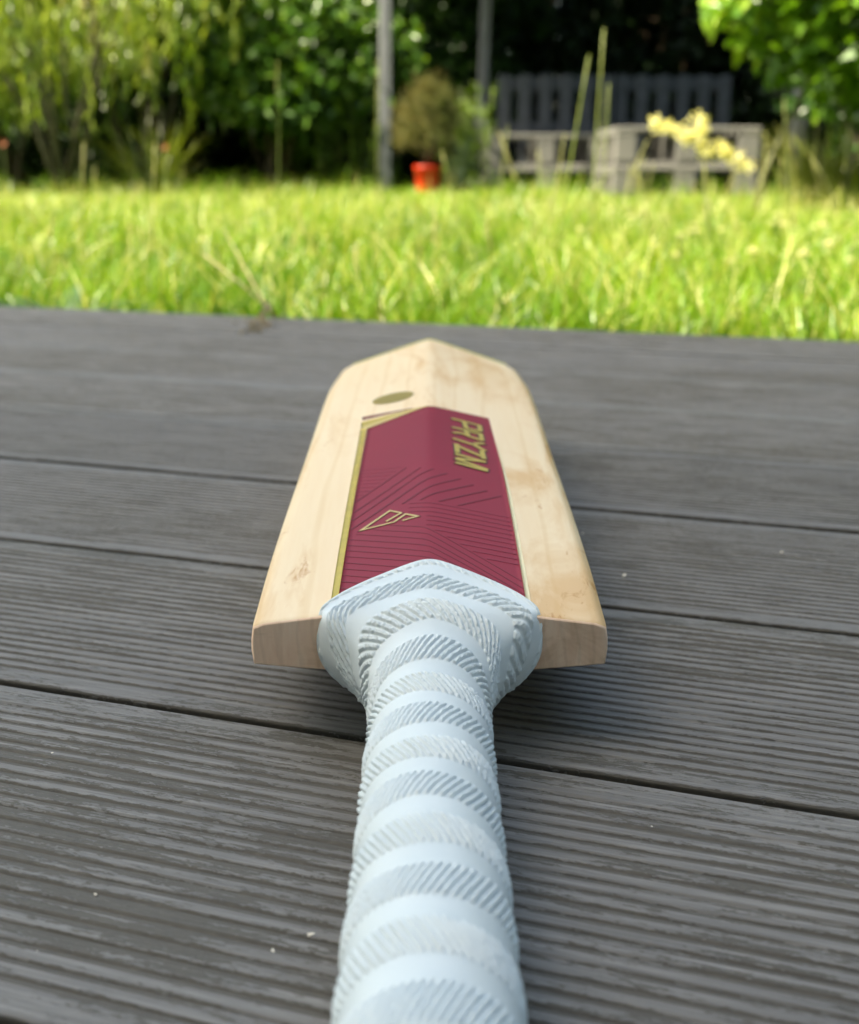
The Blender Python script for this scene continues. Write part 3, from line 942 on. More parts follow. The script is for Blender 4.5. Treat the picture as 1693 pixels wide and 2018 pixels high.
clumped('lime_shrub', 'tall yellow green shrub at the far left of the garden', 'shrub', (-3.0, 8.9, GZ(-3, 8.9)),
        [((-.1, 0, 1.25), (.95, .55, .8), 1500, .085, .035, 7, .16, .50, 51), ((.95, .0, 1.35), (.7, .45, .55), 900, .08, .034, 7, .15, .52, 52),
         ((-.9, -.1, .9), (.6, .5, .8), 700, .08, .035, 7, .16, .42, 53)], M_LIME, stems=6)

# ---- arching ornamental grass at the left
def blades(n, base, spread, h, wdt, lean, tint, g, seg=6, curl=1.0, dirbias=None):
    ang = g.uniform(0, 2 * math.pi, n)
    r = spread * np.sqrt(g.random(n))
    B = np.stack([base[0] + r * np.cos(ang), base[1] + r * np.sin(ang), np.full(n, base[2])], 1)
    ang2 = ang + g.normal(0, .5, n)
    H = h * g.uniform(.6, 1.15, n); Ln = lean * g.uniform(.3, 1.3, n)
    dx, dy = np.cos(ang2), np.sin(ang2)
    t = np.linspace(0, 1, seg + 1)
    V = np.zeros((n, seg + 1, 2, 3))
    for i, u in enumerate(t):
        out = Ln * (u ** 1.8) * H * 1.0
        z = H * (u - curl * .42 * Ln * u ** 3.2)
        c = np.stack([B[:, 0] + dx * out, B[:, 1] + dy * out, B[:, 2] + z], 1)
        w = wdt * (1 - u ** 2.2) * .5 + .0006
        s = np.stack([-dy, dx, np.zeros(n)], 1) + .25 * np.stack([dx, dy, np.zeros(n)], 1)
        V[:, i, 0] = c + s * np.array(w)[..., None]; V[:, i, 1] = c - s * np.array(w)[..., None]
    i0 = np.arange(n)[:, None, None] * (seg + 1) * 2
    k_ = np.arange(seg)[None, :, None] * 2
    F = (i0 + k_ + np.array([0, 1, 3, 2])[None, None, :]).reshape(-1, 4)
    T = np.clip(tint + g.normal(0, .18, n), 0, 1)
    return V.reshape(-1, 3), F, np.repeat(T, (seg + 1) * 2)
def grass_clump(name, label, base, n, h, wdt, lean, tint, mat, seed, plumes=0, spread=.25):
    g = np.random.default_rng(seed)
    root = empty(name, base); tag(root, label, 'ornamental grass')
    foliage('blades', [blades(n, (0, 0, 0), spread, h, wdt, lean, tint, g)], mat, root)['kind'] = 'stuff'
    for i in range(plumes):
        m_ = MB(); a = g.uniform(0, 6.28)
        x, y = .12 * math.cos(a) + g.normal(0, .08), .12 * math.sin(a)
        hh = h * g.uniform(.85, 1.1)
        m_.tube([(x, y, 0), (x * 1.6, y * 1.6, hh * .6), (x * 2.6, y * 2.2, hh)], [.006, .005, .004], 5)
        m_.build('stem', M_STEM, root, True)
        P = np.stack([g.normal(0, .03, 160) + x * 2.6, g.normal(0, .03, 160) + y * 2.2, hh + g.uniform(-.05, .28, 160)], 1)
        A = np.stack([g.normal(0, .4, 160), g.normal(0, .4, 160), np.full(160, 1.0)], 1)
        V_, F_, T_ = leaf_arrays(P, A, rdir(160), np.full(160, .07), np.full(160, .018), np.full(160, .97))
        link('plume', mesh('plume', V_, F_, mat, False, {'tint': T_}), root)
    return root
def weeping(base):
    g = np.random.default_rng(161)
    root = empty('weeping_shrub', base); tag(root, 'weeping yellow green shrub with hanging strands and pale tassels at the upper left', 'shrub')
    m_ = MB(); tips = []
    for i in range(13):
        a = g.uniform(0, 2 * math.pi); r_ = g.uniform(.35, 1.15); h_ = g.uniform(1.05, 1.75)
        e = np.array([r_ * math.cos(a), r_ * math.sin(a) * .55, h_])
        m1 = np.array([e[0] * .25, e[1] * .25, h_ * .45]); m2 = np.array([e[0] * .6, e[1] * .6, h_ * .85])
        m_.tube([(g.normal(0, .05), g.normal(0, .05), -.03), m1, m2, e], [.017, .013, .009, .004], 6)
        for q in (m2, (m2 + e) / 2, e): tips.append(q)
    m_.build('trunk', m_plain('pale_olive_bark', (0.09, 0.08, 0.045), .8, var=.3, scale=25), root, True)
    parts = []; ns = 430
    tips = np.array(tips)
    O = tips[g.integers(0, len(tips), ns)] + g.normal(0, 1, (ns, 3)) * np.array([.26, .16, .16])
    L = g.uniform(.14, .55, ns)
    O[:, 2] = np.maximum(O[:, 2], L + .45)
    for q in range(ns):
        k2 = int(L[q] / .022)
        f = np.linspace(0, 1, k2)[:, None]
        sw = g.normal(0, .05, 2)
        C = O[q] + f * np.array([[sw[0], sw[1], -L[q]]])
        A = np.stack([g.normal(0, .35, k2), g.normal(0, .35, k2), np.full(k2, -1.0)], 1)
        T = np.clip(g.normal(.76, .2) + g.normal(0, .10, k2), 0, 1)
        parts.append(leaf_arrays(C, A, rdir(k2), g.uniform(.06, .11, k2), g.uniform(.012, .02, k2), T))
    foliage('crown', parts, M_LIME, root)
    for i in range(36):
        o_ = tips[g.integers(0, len(tips))] + g.normal(0, 1, 3) * np.array([.25, .12, .1])
        o_[1] -= .2; ln = g.uniform(.10, .28); n = 60
        f = g.random(n)[:, None]; n = len(f)
        P = o_ + f * np.array([[0, 0, -ln]]) + g.normal(0, .012, (n, 3))
        A = np.stack([g.normal(0, .3, n), g.normal(0, .3, n), np.full(n, -1.0)], 1)
        V_, F_, T_ = leaf_arrays(P, A, rdir(n), np.full(n, .04), np.full(n, .012), np.clip(g.normal(.86, .1, n), 0, 1))
        link('tassel', mesh('tassel', V_, F_, M_OLIVE, False, {'tint': T_}), root)
weeping((-2.25, 7.6, GZ(-2.2, 7.6)))
grass_clump('ornamental_grass', 'low arching olive grass clump under the weeping shrub', (-1.75, 7.7, GZ(-1.7, 7.7)), 70, .60, .014, .8, .40, M_OLIVE, 62, 0, .2)

# ---- evergreen tree added to shade the pallet seat (its crown is mostly above the frame)
def tree(name, label, base, th, crown_c, crown_r, n, leaf, lw, mat, tint, seed, tr=.09, lumps=22, nl=8, sl=.2):
    root = empty(name, base); tag(root, label, 'tree')
    P, A, dt = lumpy_shell(n, crown_c, crown_r, lumps=lumps, lr=.5, seed=seed, zmin=-.95)
    foliage('crown', [shoot_leaves(P, A, nl, sl, leaf, lw, np.clip(tint + dt, 0, 1))], mat, root)
    m_ = MB(); g = np.random.default_rng(seed)
    m_.tube([(0, 0, -.05), (.02, .0, th * .4), (-.03, .03, th * .75), (0, 0, th)], [tr * 1.25, tr, tr * .8, tr * .5], 10)
    for i in range(9):
        d = g.normal(0, 1, 3); d[2] = abs(d[2]) * .5
        d /= np.linalg.norm(d)
        s_ = np.array([0, 0, th * g.uniform(.55, .95)]); e = np.array(crown_c) + d * np.array(crown_r) * .75
        m_.tube([s_, (s_ + e) / 2 + g.normal(0, .05, 3), e], [tr * .4, tr * .28, tr * .1], 6)
    m_.build('trunk', M_BARK, root, True)
    return root
tree('shade_tree', 'dark evergreen tree added above the pallet seat to shade it', (1.75, 11.3, GZ(1.8, 11.3)), 3.3, (-1.35, -2.6, 2.75), (1.15, 1.6, 1.0), 5600, .10, .055, M_CONI, .4, 71, .11, 26)
# ---- bright leafed shrub at the top right, and what grows under it
def right_tree():
    root = empty('hazel_tree', (1.62, 4.9, GZ(1.62, 4.9)))
    tag(root, 'bright green leafy tree hanging into the top right of the garden', 'tree')
    parts = []
    lobes = [((-.30, -.2, .84), (.27, .30, .22), 240, .66), ((-.06, -.2, .72), (.27, .30, .20), 240, .55), ((-.05, -.3, .53), (.15, .16, .09), 46, .62),
             ((.14, -.25, .62), (.24, .24, .17), 170, .5), ((.30, -.1, .80), (.40, .40, .34), 320, .60), ((.1, .1, 1.2), (.6, .5, .4), 360, .6),
             ((.5, .1, .55), (.42, .4, .33), 260, .40), ((.75, .1, .95), (.5, .5, .45), 260, .45)]
    for i, (c, r_, n, t_) in enumerate(lobes):
        P, A, dt = lumpy_shell(n, c, r_, lumps=9, lr=.5, seed=80 + i)
        parts.append(shoot_leaves(P, A, 6, .10, .070, .056, np.clip(t_ + dt, 0, 1), .12))
    foliage('crown', parts, M_LIMEB, root)
    m_ = MB()
    m_.tube([(-.34, -.1, -.03), (-.30, -.1, .18), (-.18, -.12, .48), (-.05, -.1, .8), (.05, 0, 1.3)], [.013, .012, .010, .008, .005], 8)
    m_.tube([(.25, .1, -.03), (.22, .1, .5), (.3, .1, 1.2)], [.03, .026, .012], 8)
    m_.tube([(-.05, -.1, .8), (-.25, -.22, 1.0), (-.4, -.28, 1.1)], [.01, .008, .004], 6)
    m_.tube([(.22, .1, .5), (.5, .1, .8), (.7, .1, 1.0)], [.014, .01, .005], 6)
    m_.build('trunk', m_plain('olive_bark', (0.10, 0.10, 0.045), .8, var=.25, scale=30), root, True)
M_LIMEB = m_leaf('hazel_leaf', [(0.0, (0.03, 0.075, 0.012)), (0.45, (0.075, 0.17, 0.022)), (0.75, (0.15, 0.28, 0.03)), (1.0, (0.26, 0.36, 0.05))], 0.38, 0.34, 0.6)
right_tree()
clumped('understorey_shrub', 'dull green shrub on the right below the bright leafy tree', 'shrub', (2.62, 7.0, GZ(2.6, 7)),
        [((0, 0, .62), (.55, .5, .7), 800, .07, .04, 7, .12, .36, 91), ((.3, .3, 1.3), (.8, .5, .6), 700, .07, .04, 7, .13, .34, 92)], M_LEAF, stems=5)
grass_clump('meadow_grass', 'clump of tall seeding meadow grass at the right edge of the lawn', (1.74, 5.1, GZ(1.7, 5.1)), 260, .42, .010, .5, .62, M_OLIVE, 95, 0, .22)

# ---- posts
M_POST = m_plain('grey_post_metal', (0.165, 0.17, 0.19), 0.4, var=0.08, scale=12)
def post(x, y, lean, w, label):
    root = empty('post', (x, y, GZ(x, y))); tag(root, label, 'post', 'grey pergola posts')
    m_ = MB(); m_.box((0, 0, 1.15), (w, w, 2.36), bev=.006)
    sh = m_.build('shaft', M_POST, root)
    m_ = MB(); m_.box((0, 0, .012), (w * 1.9, w * 1.9, .014), bev=.003); m_.build('base_plate', M_POST, root)
    m_ = MB(); m_.box((0, 0, 2.345), (w * 1.15, w * 1.15, .03), bev=.004); m_.build('cap', M_POST, root)
    root.rotation_euler = (0, lean, .15)
    return root
post(-.322, 8.8, R(0.65), .076, 'grey metal post nearer the left, in front of the leafy shrub')
post(.375, 9.35, R(1.9), .070, 'thinner grey metal post leaning right beside the pallet seat')

post(2.43, 8.1, R(0.5), .085, 'grey metal post on the right below the bright leafy tree')

# ---- pot with bronze bush
def potted():
    x, y = -.013, 7.9
    z = GZ(x, y) + .022
    root = empty('potted_bush', (x, y, z)); tag(root, 'bronze green bush in a red plastic pot on the lawn edge', 'potted plant')
    m_ = MB(); n = 28
    prof = [(.066, 0), (.070, .012), (.083, .160), (.086, .162), (.087, .182), (.082, .184), (.078, .155), (.05, .150)]
    V = []; F = []
    for r_, zz in prof:
        for q in range(n):
            a = 2 * math.pi * q / n; V.append((r_ * math.cos(a), r_ * math.sin(a), zz))
    for i in range(len(prof) - 1):
        for q in range(n):
            q2 = (q + 1) % n; F.append((i * n + q, i * n + q2, (i + 1) * n + q2, (i + 1) * n + q))
    F.append(tuple(range(n))[::-1]); F.append(tuple(range((len(prof) - 1) * n, len(prof) * n)))
    m_.add(V, F); m_.build('pot', m_plain('red_plastic', (0.66, 0.035, 0.012), 0.35, var=0.06), root, True)
    P, A, dt = lumpy_shell(600, (.02, 0, .41), (.21, .19, .27), lumps=17, lr=.40, seed=101)
    sq = .62 + .38 * np.clip((.60 - P[:, 2]) / .18, 0, 1); P[:, 0] = .02 + (P[:, 0] - .02) * sq
    keep = P[:, 2] > .16
    parts = [shoot_leaves(P[keep], A[keep] + np.array([0, 0, .5]), 10, .08, .026, .006, np.clip(.55 + dt[keep] - .35 * (P[keep, 0] - .02) / .2, 0, 1), .18)]
    g = np.random.default_rng(5)
    C = np.stack([g.normal(.02, .05, 70), g.normal(0, .05, 70), g.uniform(.55, .66, 70)], 1)
    parts.append(shoot_leaves(C, np.stack([g.normal(0, .2, 70), g.normal(0, .2, 70), np.ones(70)], 1), 10, .09, .022, .005, np.full(70, .8)))
    foliage('foliage', parts, M_BRONZE, root)
    m_ = MB()
    for i in range(7):
        a = i * .9; m_.tube([(0, 0, .14), (.03 * math.cos(a), .03 * math.sin(a), .25), (.02 + .12 * math.cos(a), .12 * math.sin(a), .42)], [.008, .006, .003], 6)
    m_.build('stem', M_BARK, root, True)
potted()

# ---- upright leafy herbs beside the pot
def spires(name, label, base, n, h, mat, seed, spread, tint, leaf=.035, lw=.016):
    g = np.random.default_rng(seed)
    root = empty(name, base); tag(root, label, 'plant')
    parts = []; m_ = MB()
    for i in range(n):
        x, y = g.normal(0, spread, 2) * np.array([1, .6]); hh = h * g.uniform(.55, 1.05)
        tx, ty = x + g.normal(0, .04), y + g.normal(0, .04)
        m_.tube([(x, y, 0), ((x + tx) / 2, (y + ty) / 2, hh * .5), (tx, ty, hh)], [.004, .003, .002], 5)
        k2 = int(hh / .022)
        f = g.uniform(.12, 1, k2)[:, None]
        C = np.array([[x, y, 0]]) + f * np.array([[tx - x, ty - y, hh]])
        A = np.stack([g.normal(0, 1, k2), g.normal(0, 1, k2), np.full(k2, .7)], 1)
        parts.append(shoot_leaves(C, A, 4, .03, leaf, lw, np.full(k2, tint)))
    foliage('foliage', parts, mat, root); m_.build('stem', M_STEM, root, True)
spires('leafy_herb', 'bright green upright herb right of the potted bush', (.30, 8.25, GZ(.3, 8.3)), 16, .72, M_LIME, 111, .10, .38)
spires('sage_plant', 'pale grey green plant at the foot of the leaning post', (.21, 7.9, GZ(.2, 7.9)), 12, .38, M_SAGE, 112, .05, .5, .03, .012)
spires('leafy_herb', 'green upright herb growing beside the nearer post', (-.52, 8.9, GZ(-.5, 8.9)), 14, .80, M_LIME, 113, .16, .28)

# ---- pallet furniture
def m_wood_grey(name, c):
    m, nt, out = mat_new(name)
    oi = nt.nodes.new('ShaderNodeObjectInfo')
    n1 = noise_n(nt, coords(nt, (6, 60, 60)), 1.0, 5, 0.6, 0.2, math_n(nt, 'MULTIPLY', oi.outputs['Random'], 40))
    cc = ramp(nt, n1, [(0.25, tuple(x * .65 for x in c)), (0.5, c), (0.8, tuple(min(1, x * 1.35) for x in c))])
    principled(nt, out, cc, 0.8, 0, bump_n(nt, n1, .3, .003), .25)
    return m
M_PALW = m_wood_grey('weathered_pallet_wood', (0.140, 0.134, 0.130))
M_PALG = m_wood_grey('grey_painted_wood', (0.060, 0.068, 0.082))
def box_part(name, size, mat, parent, loc, cache={}):
    key = (name, tuple(round(s_, 4) for s_ in size), mat.name)
    if key not in cache:
        m_ = MB(); m_.box((0, 0, 0), size, bev=.004); cache[key] = mesh(name, m_.v, m_.f, mat)
    return link(name, cache[key], parent, loc)
def pallet(base, rz, w, d, h, label, group):
    root = empty('pallet', base, rz); tag(root, label, 'pallet', group)
    tb = .024
    for i in range(3):
        y = -d / 2 + .06 + i * (d - .12) / 2
        box_part('bottom_board', (w, .10, tb), M_PALW, root, (0, y, tb / 2))
        for k2 in range(3):
            x = -w / 2 + .062 + k2 * (w - .124) / 2
            box_part('block', (.12, .11, h - 3 * tb - .004), M_PALW, root, (x, y, tb + (h - 3 * tb) / 2))
    for k2 in range(3):
        x = -w / 2 + .06 + k2 * (w - .12) / 2
        box_part('stringer_board', (.115, d - .006, tb - .001), M_PALW, root, (x, 0, h - tb * 1.5))
    for i in range(6):
        y = -d / 2 + .052 + i * (d - .104) / 5
        box_part('top_slat', (w, .10, tb), M_PALW, root, (0, y, h - tb / 2))
    return root
def upright(base, rz, w, h, n, label):
    root = empty('pallet', base, rz); tag(root, label, 'pallet', 'pallets standing up as the backrest')
    for zz in (.06, h * .5, h - .06): box_part('rail', (w, .03, .09), M_PALG, root, (0, .028, zz))
    for i in range(n):
        box_part('slat', (.092, .022, h), M_PALG, root, (-w / 2 + .05 + i * (w - .1) / (n - 1), 0, h / 2))
    return root
px, py = 1.475, 7.45
z0 = GZ(px, py) - .004
pallet((px, py, z0), 0, .83, .9, .205, 'lower pallet of the nearer right hand pallet stack', None)
pallet((px + .006, py + .008, z0 + .2065), 0, .83, .9, .215, 'upper pallet of the nearer right hand pallet stack', None)
px2, py2 = .79, 8.62
z1 = GZ(px2, py2) - .02
pallet((px2, py2, z1), 0, .83, .85, .205, 'lower pallet of the farther left hand pallet stack', None)
pallet((px2 - .005, py2 + .01, z1 + .2065), 0, .83, .85, .215, 'upper pallet of the farther left hand pallet stack', None)
upright((.93, 9.12, z1 + .12), 0, .86, .74, 6, 'grey slatted backrest pallet standing behind the left hand stack')
upright((1.80, 9.15, z1 + .12), 0, .86, .74, 6, 'grey slatted backrest pallet standing behind the right hand stack')

# ================================================================== LAWN GRASS
def lawn_grass():
    g = np.random.default_rng(201)
    out = []
    for (a, b, dens, h0, h1, wd, seg) in ((1.289, 2.2, 13000, .045, .120, .0030, 4), (2.2, 4.0, 7000, .05, .13, .0040, 3), (4.0, 9.9, 2800, .035, .095, .0070, 2), (1.35, 5.0, 330, .13, .20, .0018, 5), (6.0, 9.9, 120, .10, .24, .0060, 4)):
        smax = b; wmax = .58 * b / .95 + 1.2
        n = int((b - a) * 2 * wmax * dens)
        s = g.uniform(a, b, n); t = g.uniform(-wmax, wmax, n)
        x = NV.x * s + EV.x * t; y = NV.y * s + EV.y * t
        keep = np.abs(x) < .53 * y + .8
        if h0 == .10: keep &= np.abs(x - .02) > .28
        x, y, s = x[keep], y[keep], s[keep]; n = len(x)
        cl = .5 + .5 * np.sin(x * 9 + 2 * np.sin(y * 7)) * np.sin(y * 8 + 1.5 * np.sin(x * 6))
        H = (h0 + (h1 - h0) * g.beta(1.6, 2.2, n)) * (.78 + .4 * cl)
        H *= np.clip(.88 + (s - 1.29) * .5, .88, 1.0)
        ang = g.uniform(0, 2 * math.pi, n); lean = g.uniform(.08, .85, n)
        dx, dy = np.cos(ang), np.sin(ang)
        z = zg(x, y)
        V = np.zeros((n, seg + 1, 2, 3))
        fa = g.uniform(0, math.pi, n); sx, sy = np.cos(fa), np.sin(fa)
        for i in range(seg + 1):
            u = i / seg
            o_ = lean * H * u ** 1.7
            zz = z + H * (u - .30 * lean * u ** 2.5)
            w = wd * g.uniform(.6, 1.3, n) * (1 - u ** 1.8) * .5 + .0003
            V[:, i, 0] = np.stack([x + dx * o_ + sx * w, y + dy * o_ + sy * w, zz], 1)
            V[:, i, 1] = np.stack([x + dx * o_ - sx * w, y + dy * o_ - sy * w, zz], 1)
        i0 = np.arange(n)[:, None, None] * (seg + 1) * 2; k_ = np.arange(seg)[None, :, None] * 2
        F = (i0 + k_ + np.array([0, 1, 3, 2])[None, None, :]).reshape(-1, 4)
        T = np.clip(.38 + .50 * (cl - .5) + g.normal(0, .18, n), 0, .86)
        dry = g.random(n) < .10
        if h0 == .13: dry = g.random(n) < .7
        T[dry] = g.uniform(.86, 1.0, dry.sum())
        out.append((V.reshape(-1, 3), F, np.repeat(T, (seg + 1) * 2)))
    V, F, T = join(out)
    m = m_leaf('lawn_blade', [(0.0, (0.026, 0.078, 0.003)), (0.4, (0.095, 0.200, 0.006)), (0.65, (0.170, 0.285, 0.012)), (0.85, (0.31, 0.36, 0.055)), (1.0, (0.50, 0.45, 0.19))], 0.33, 0.40, 0.5)
    o = link('grass', mesh('grass', V, F, m, False, {'tint': T}))
    tag(o, 'sunlit uncut lawn grass beyond the deck edge', kind='stuff')
lawn_grass()

# ---- tall seeding stalks above the lawn
M_STALK = m_leaf('stalk_green', [(0.0, (0.08, 0.14, 0.03)), (0.5, (0.20, 0.25, 0.06)), (1.0, (0.50, 0.48, 0.24))], 0.25, 0.5)
def stalk(p0, p1, head, thick, tint, label, bend=.0, group='tall seeding grass stalks in the lawn', nleaf=2, g=np.random.default_rng(300)):
    p0 = np.array(p0, float); p1 = np.array(p1, float)
    thick *= .62; tint = min(1, tint + .15)
    root = empty('grass_stalk', p0); tag(root, label, 'grass stalk', group)
    m_ = MB(); d = p1 - p0
    pts = [d * u + np.array([bend * math.sin(u * math.pi), 0, 0]) for u in np.linspace(0, 1, 7)]
    m_.tube(pts, [thick * (1 - .55 * u) for u in np.linspace(0, 1, 7)], 5)
    me = mesh('stem', m_.v, m_.f, M_STALK, True, {'tint': np.full(len(m_.v), tint)}); link('stem', me, root)
    if head > 0:
        n = 70
        f = g.uniform(1 - head, 1.0, n)[:, None]
        P = d * f; A = d / np.linalg.norm(d) * 1.8 + g.normal(0, .3, (n, 3))
        V, F, T = leaf_arrays(P, A, rdir(n), np.full(n, .015 if thick > .003 else .009), np.full(n, .0035 if thick > .003 else .0022), np.clip(tint + .2 + g.normal(0, .15, n), 0, 1))
        link('seed_head', mesh('seed_head', V, F, M_STALK, False, {'tint': T}), root)
    for i in range(nleaf):
        u = g.uniform(.15, .5); a = g.uniform(0, 6.28)
        b = d * u; e = b + np.array([.05 * math.cos(a), .05 * math.sin(a), .05]); q = b + np.array([.09 * math.cos(a), .09 * math.sin(a), .035])
        s_ = np.array([-math.sin(a), math.cos(a), 0]) * .0009
        V = [b + s_, b - s_, e + s_, e - s_, q + s_ * .1, q - s_ * .1]
        link('leaf_blade', mesh('leaf_blade', V, [(0, 1, 3, 2), (2, 3, 5, 4)], M_STALK, False, {'tint': np.full(6, tint)}), root)
    return root
ST = [((0.3457, 2.6000, -0.0511), (0.3609, 2.6000, 0.4500), 0.3, 0.0048, 0.383, 'tallest grass stalk standing before the pallet seat', 0.0),
      ((0.2561, 2.5000, -0.0521), (0.3187, 2.5000, 0.3882), 0.34, 0.0048, 0.357, 'leaning grass stalk just left of the tallest stalk', 0.0),
      ((0.3768, 2.8000, -0.0494), (0.4049, 2.8000, 0.3575), 0.4, 0.0036, 0.34, 'shorter dark grass stalk just behind the tallest stalk', 0.01),
      ((0.2833, 2.9000, -0.0488), (0.3187, 2.9000, 0.2478), 0.4, 0.0032, 0.68, 'short pale grass stalk left of the leaning stalk', 0.0),
      ((0.1565, 3.0000, -0.0484), (0.1903, 3.0000, 0.2693), 0.4, 0.003, 0.468, 'grass stalk in front of the left pallet stack', 0.0),
      ((-0.3437, 2.6000, -0.0529), (-0.3183, 2.6000, 0.3810), 0.12, 0.0024, 0.212, 'thin upright grass stalk in front of the leafy shrub', 0.008),
      ((-0.1411, 3.0000, -0.0492), (-0.1251, 3.0000, 0.4225), 0.35, 0.003, 0.383, 'thin grass stalk close to the left of the nearer post', 0.004),
      ((-0.7396, 2.5000, -0.0548), (-0.7067, 2.5000, 0.2204), 0.35, 0.0034, 0.722, 'pale grass stalk below the plumed ornamental grass', 0.0),
      ((-0.5898, 2.5000, -0.0544), (-0.5617, 2.5000, 0.2175), 0.35, 0.0034, 0.722, 'pale grass stalk in front of the dark shrub', 0.0),
      ((0.5133, 2.6000, -0.0508), (0.4429, 2.6000, 0.1759), 0.35, 0.0028, 0.595, 'grass stalk leaning left before the right pallet stack', 0.0),
      ((1.0276, 3.0000, -0.0461), (0.9404, 3.0000, 0.2005), 0.4, 0.003, 0.637, 'dry stalk near the right edge of the lawn', 0.03),
      ((0.9755, 3.2000, -0.0446), (0.9181, 3.2000, 0.3408), 0.3, 0.0028, 0.468, 'thin stalk under the bright leafy tree', 0.0),
      ((0.6361, 2.7000, -0.0496), (0.6089, 2.7000, 0.1868), 0.2, 0.003, 0.782, 'pale pinkish stalk under the yellow flowers', 0.0),
      ((0.0849, 2.8000, -0.0503), (0.0297, 2.8000, 0.2097), 0.35, 0.0026, 0.637, 'pale bent stalk right of the red pot', 0.0),
      ((0.1168, 1.9000, -0.0574), (0.0911, 1.9000, 0.0899), 0.3, 0.0018, 0.595, 'fine stalk in the near lawn right of centre', 0.0)]
for (p0, p1, hd, th, tn, lab, bd) in ST:
    stalk(p0, p1, hd, th, tn, lab, bd, nleaf=1 if th > .004 else 0)
g4 = np.random.default_rng(78)
for i in range(14):
    Y = g4.uniform(2.6, 4.2); x = g4.uniform(.06, .30) * Y; z = GZ(x, Y)
    stalk((x, Y, z), (x + g4.normal(0, .05), Y, z + g4.uniform(.20, .33)), .35, .0022, g4.uniform(.45, .9),
          'fine feathery grass stalk standing before the pallet stacks', g4.normal(0, .012), 'fine stalks before the pallet stacks', 1)
g2 = np.random.default_rng(77)
for i in range(28):
    Y = g2.uniform(1.6, 4.5); x = g2.uniform(-.36, .40) * Y; z = GZ(x, Y); h_ = g2.uniform(.10, .18)
    stalk((x, Y, z), (x + g2.normal(0, .04), Y + g2.normal(0, .03), z + h_), .3, .0012, g2.uniform(.4, .9),
          'slender seeding grass stalk rising out of the sunlit lawn', .004, 'slender stalks scattered in the lawn', 1)

# ---- yellow flower spray
def yellow_spray():
    Y = 2.9
    b = (0.6707, 2.9000, -0.0479)
    root = empty('yellow_flower', b); tag(root, 'drooping spray of yellow flowers in front of the right pallet stack', 'flower')
    top = np.array((-0.0219, 0.0000, 0.3162))
    m_ = MB(); m_.tube([(0, 0, 0), (.0, 0, .1), top * .6, top], [.0036, .0032, .0028, .002], 6)
    m_.tube([top * .9, np.array((-0.0846, 0.0000, 0.3025)), np.array((-0.1372, 0.0000, 0.3207))], [.002, .0016, .0012], 5)
    m_.tube([top * .75, np.array((0.0329, 0.0000, 0.2532)), np.array((0.0880, 0.0000, 0.2266))], [.002, .0016, .0012], 5)
    m_.build('stem', M_STEM, root, True)
    mp = m_leaf('yellow_petal', [(0, (0.70, 0.63, 0.24)), (1, (0.85, 0.82, 0.50))], .3, .5)
    g = np.random.default_rng(9)
    for c in ((-0.1360, 0.0000, 0.3207), (-0.1130, 0.0000, 0.3162), (-0.0862, 0.0000, 0.3094), (-0.0637, 0.0000, 0.2934), (-0.0324, 0.0000, 0.3298), (-0.0263, 0.0000, 0.3094), (-0.0467, 0.0000, 0.2911), (-0.0242, 0.0000, 0.2773), (-0.0073, 0.0000, 0.2589), (0.0174, 0.0000, 0.2681), (0.0352, 0.0000, 0.2543), (0.0553, 0.0000, 0.2428), (0.0830, 0.0000, 0.2289)):
        n = 54
        P = np.array(c) + g.normal(0, .0085, (n, 3)); D = rdir(n)
        V, F, T = leaf_arrays(P, D, rdir(n), np.full(n, .010), np.full(n, .007), g.random(n))
        link('flower_head', mesh('flower_head', V, F, mp, False, {'tint': T}), root)
yellow_spray()

# ---- white clover heads
mw = m_leaf('clover_floret', [(0, (0.60, 0.56, 0.36)), (1, (0.80, 0.78, 0.62))], .3, .6)
g3 = np.random.default_rng(31)
nfl = 60
D = rdir(nfl); D[:, 2] = np.abs(D[:, 2]) * .8 + .1
Vc, Fc, Tc = leaf_arrays(np.zeros((nfl, 3)) + D * .002, D, rdir(nfl), np.full(nfl, .0085), np.full(nfl, .004), g3.random(nfl))
cme = mesh('florets', Vc + np.array([0, 0, .085]), Fc, mw, False, {'tint': Tc})
m_ = MB(); m_.tube([(0, 0, 0), (.002, 0, .05), (0, 0, .086)], [.0012, .001, .001], 5)
sme = mesh('stem', m_.v, m_.f, M_STEM, True)
for i in range(44):
    Y = g3.uniform(1.9, 4.2); x = (g3.uniform(.12, .36) if i % 5 else g3.uniform(-.35, .36)) * Y
    root = empty('clover_flower', (x, Y, GZ(x, Y))); sc = g3.uniform(.65, 1.1); root.scale = (sc, sc, sc)
    tag(root, 'small white clover head among the lawn grass', 'flower', 'white clover heads in the lawn')
    link('florets', cme, root); link('stem', sme, root)

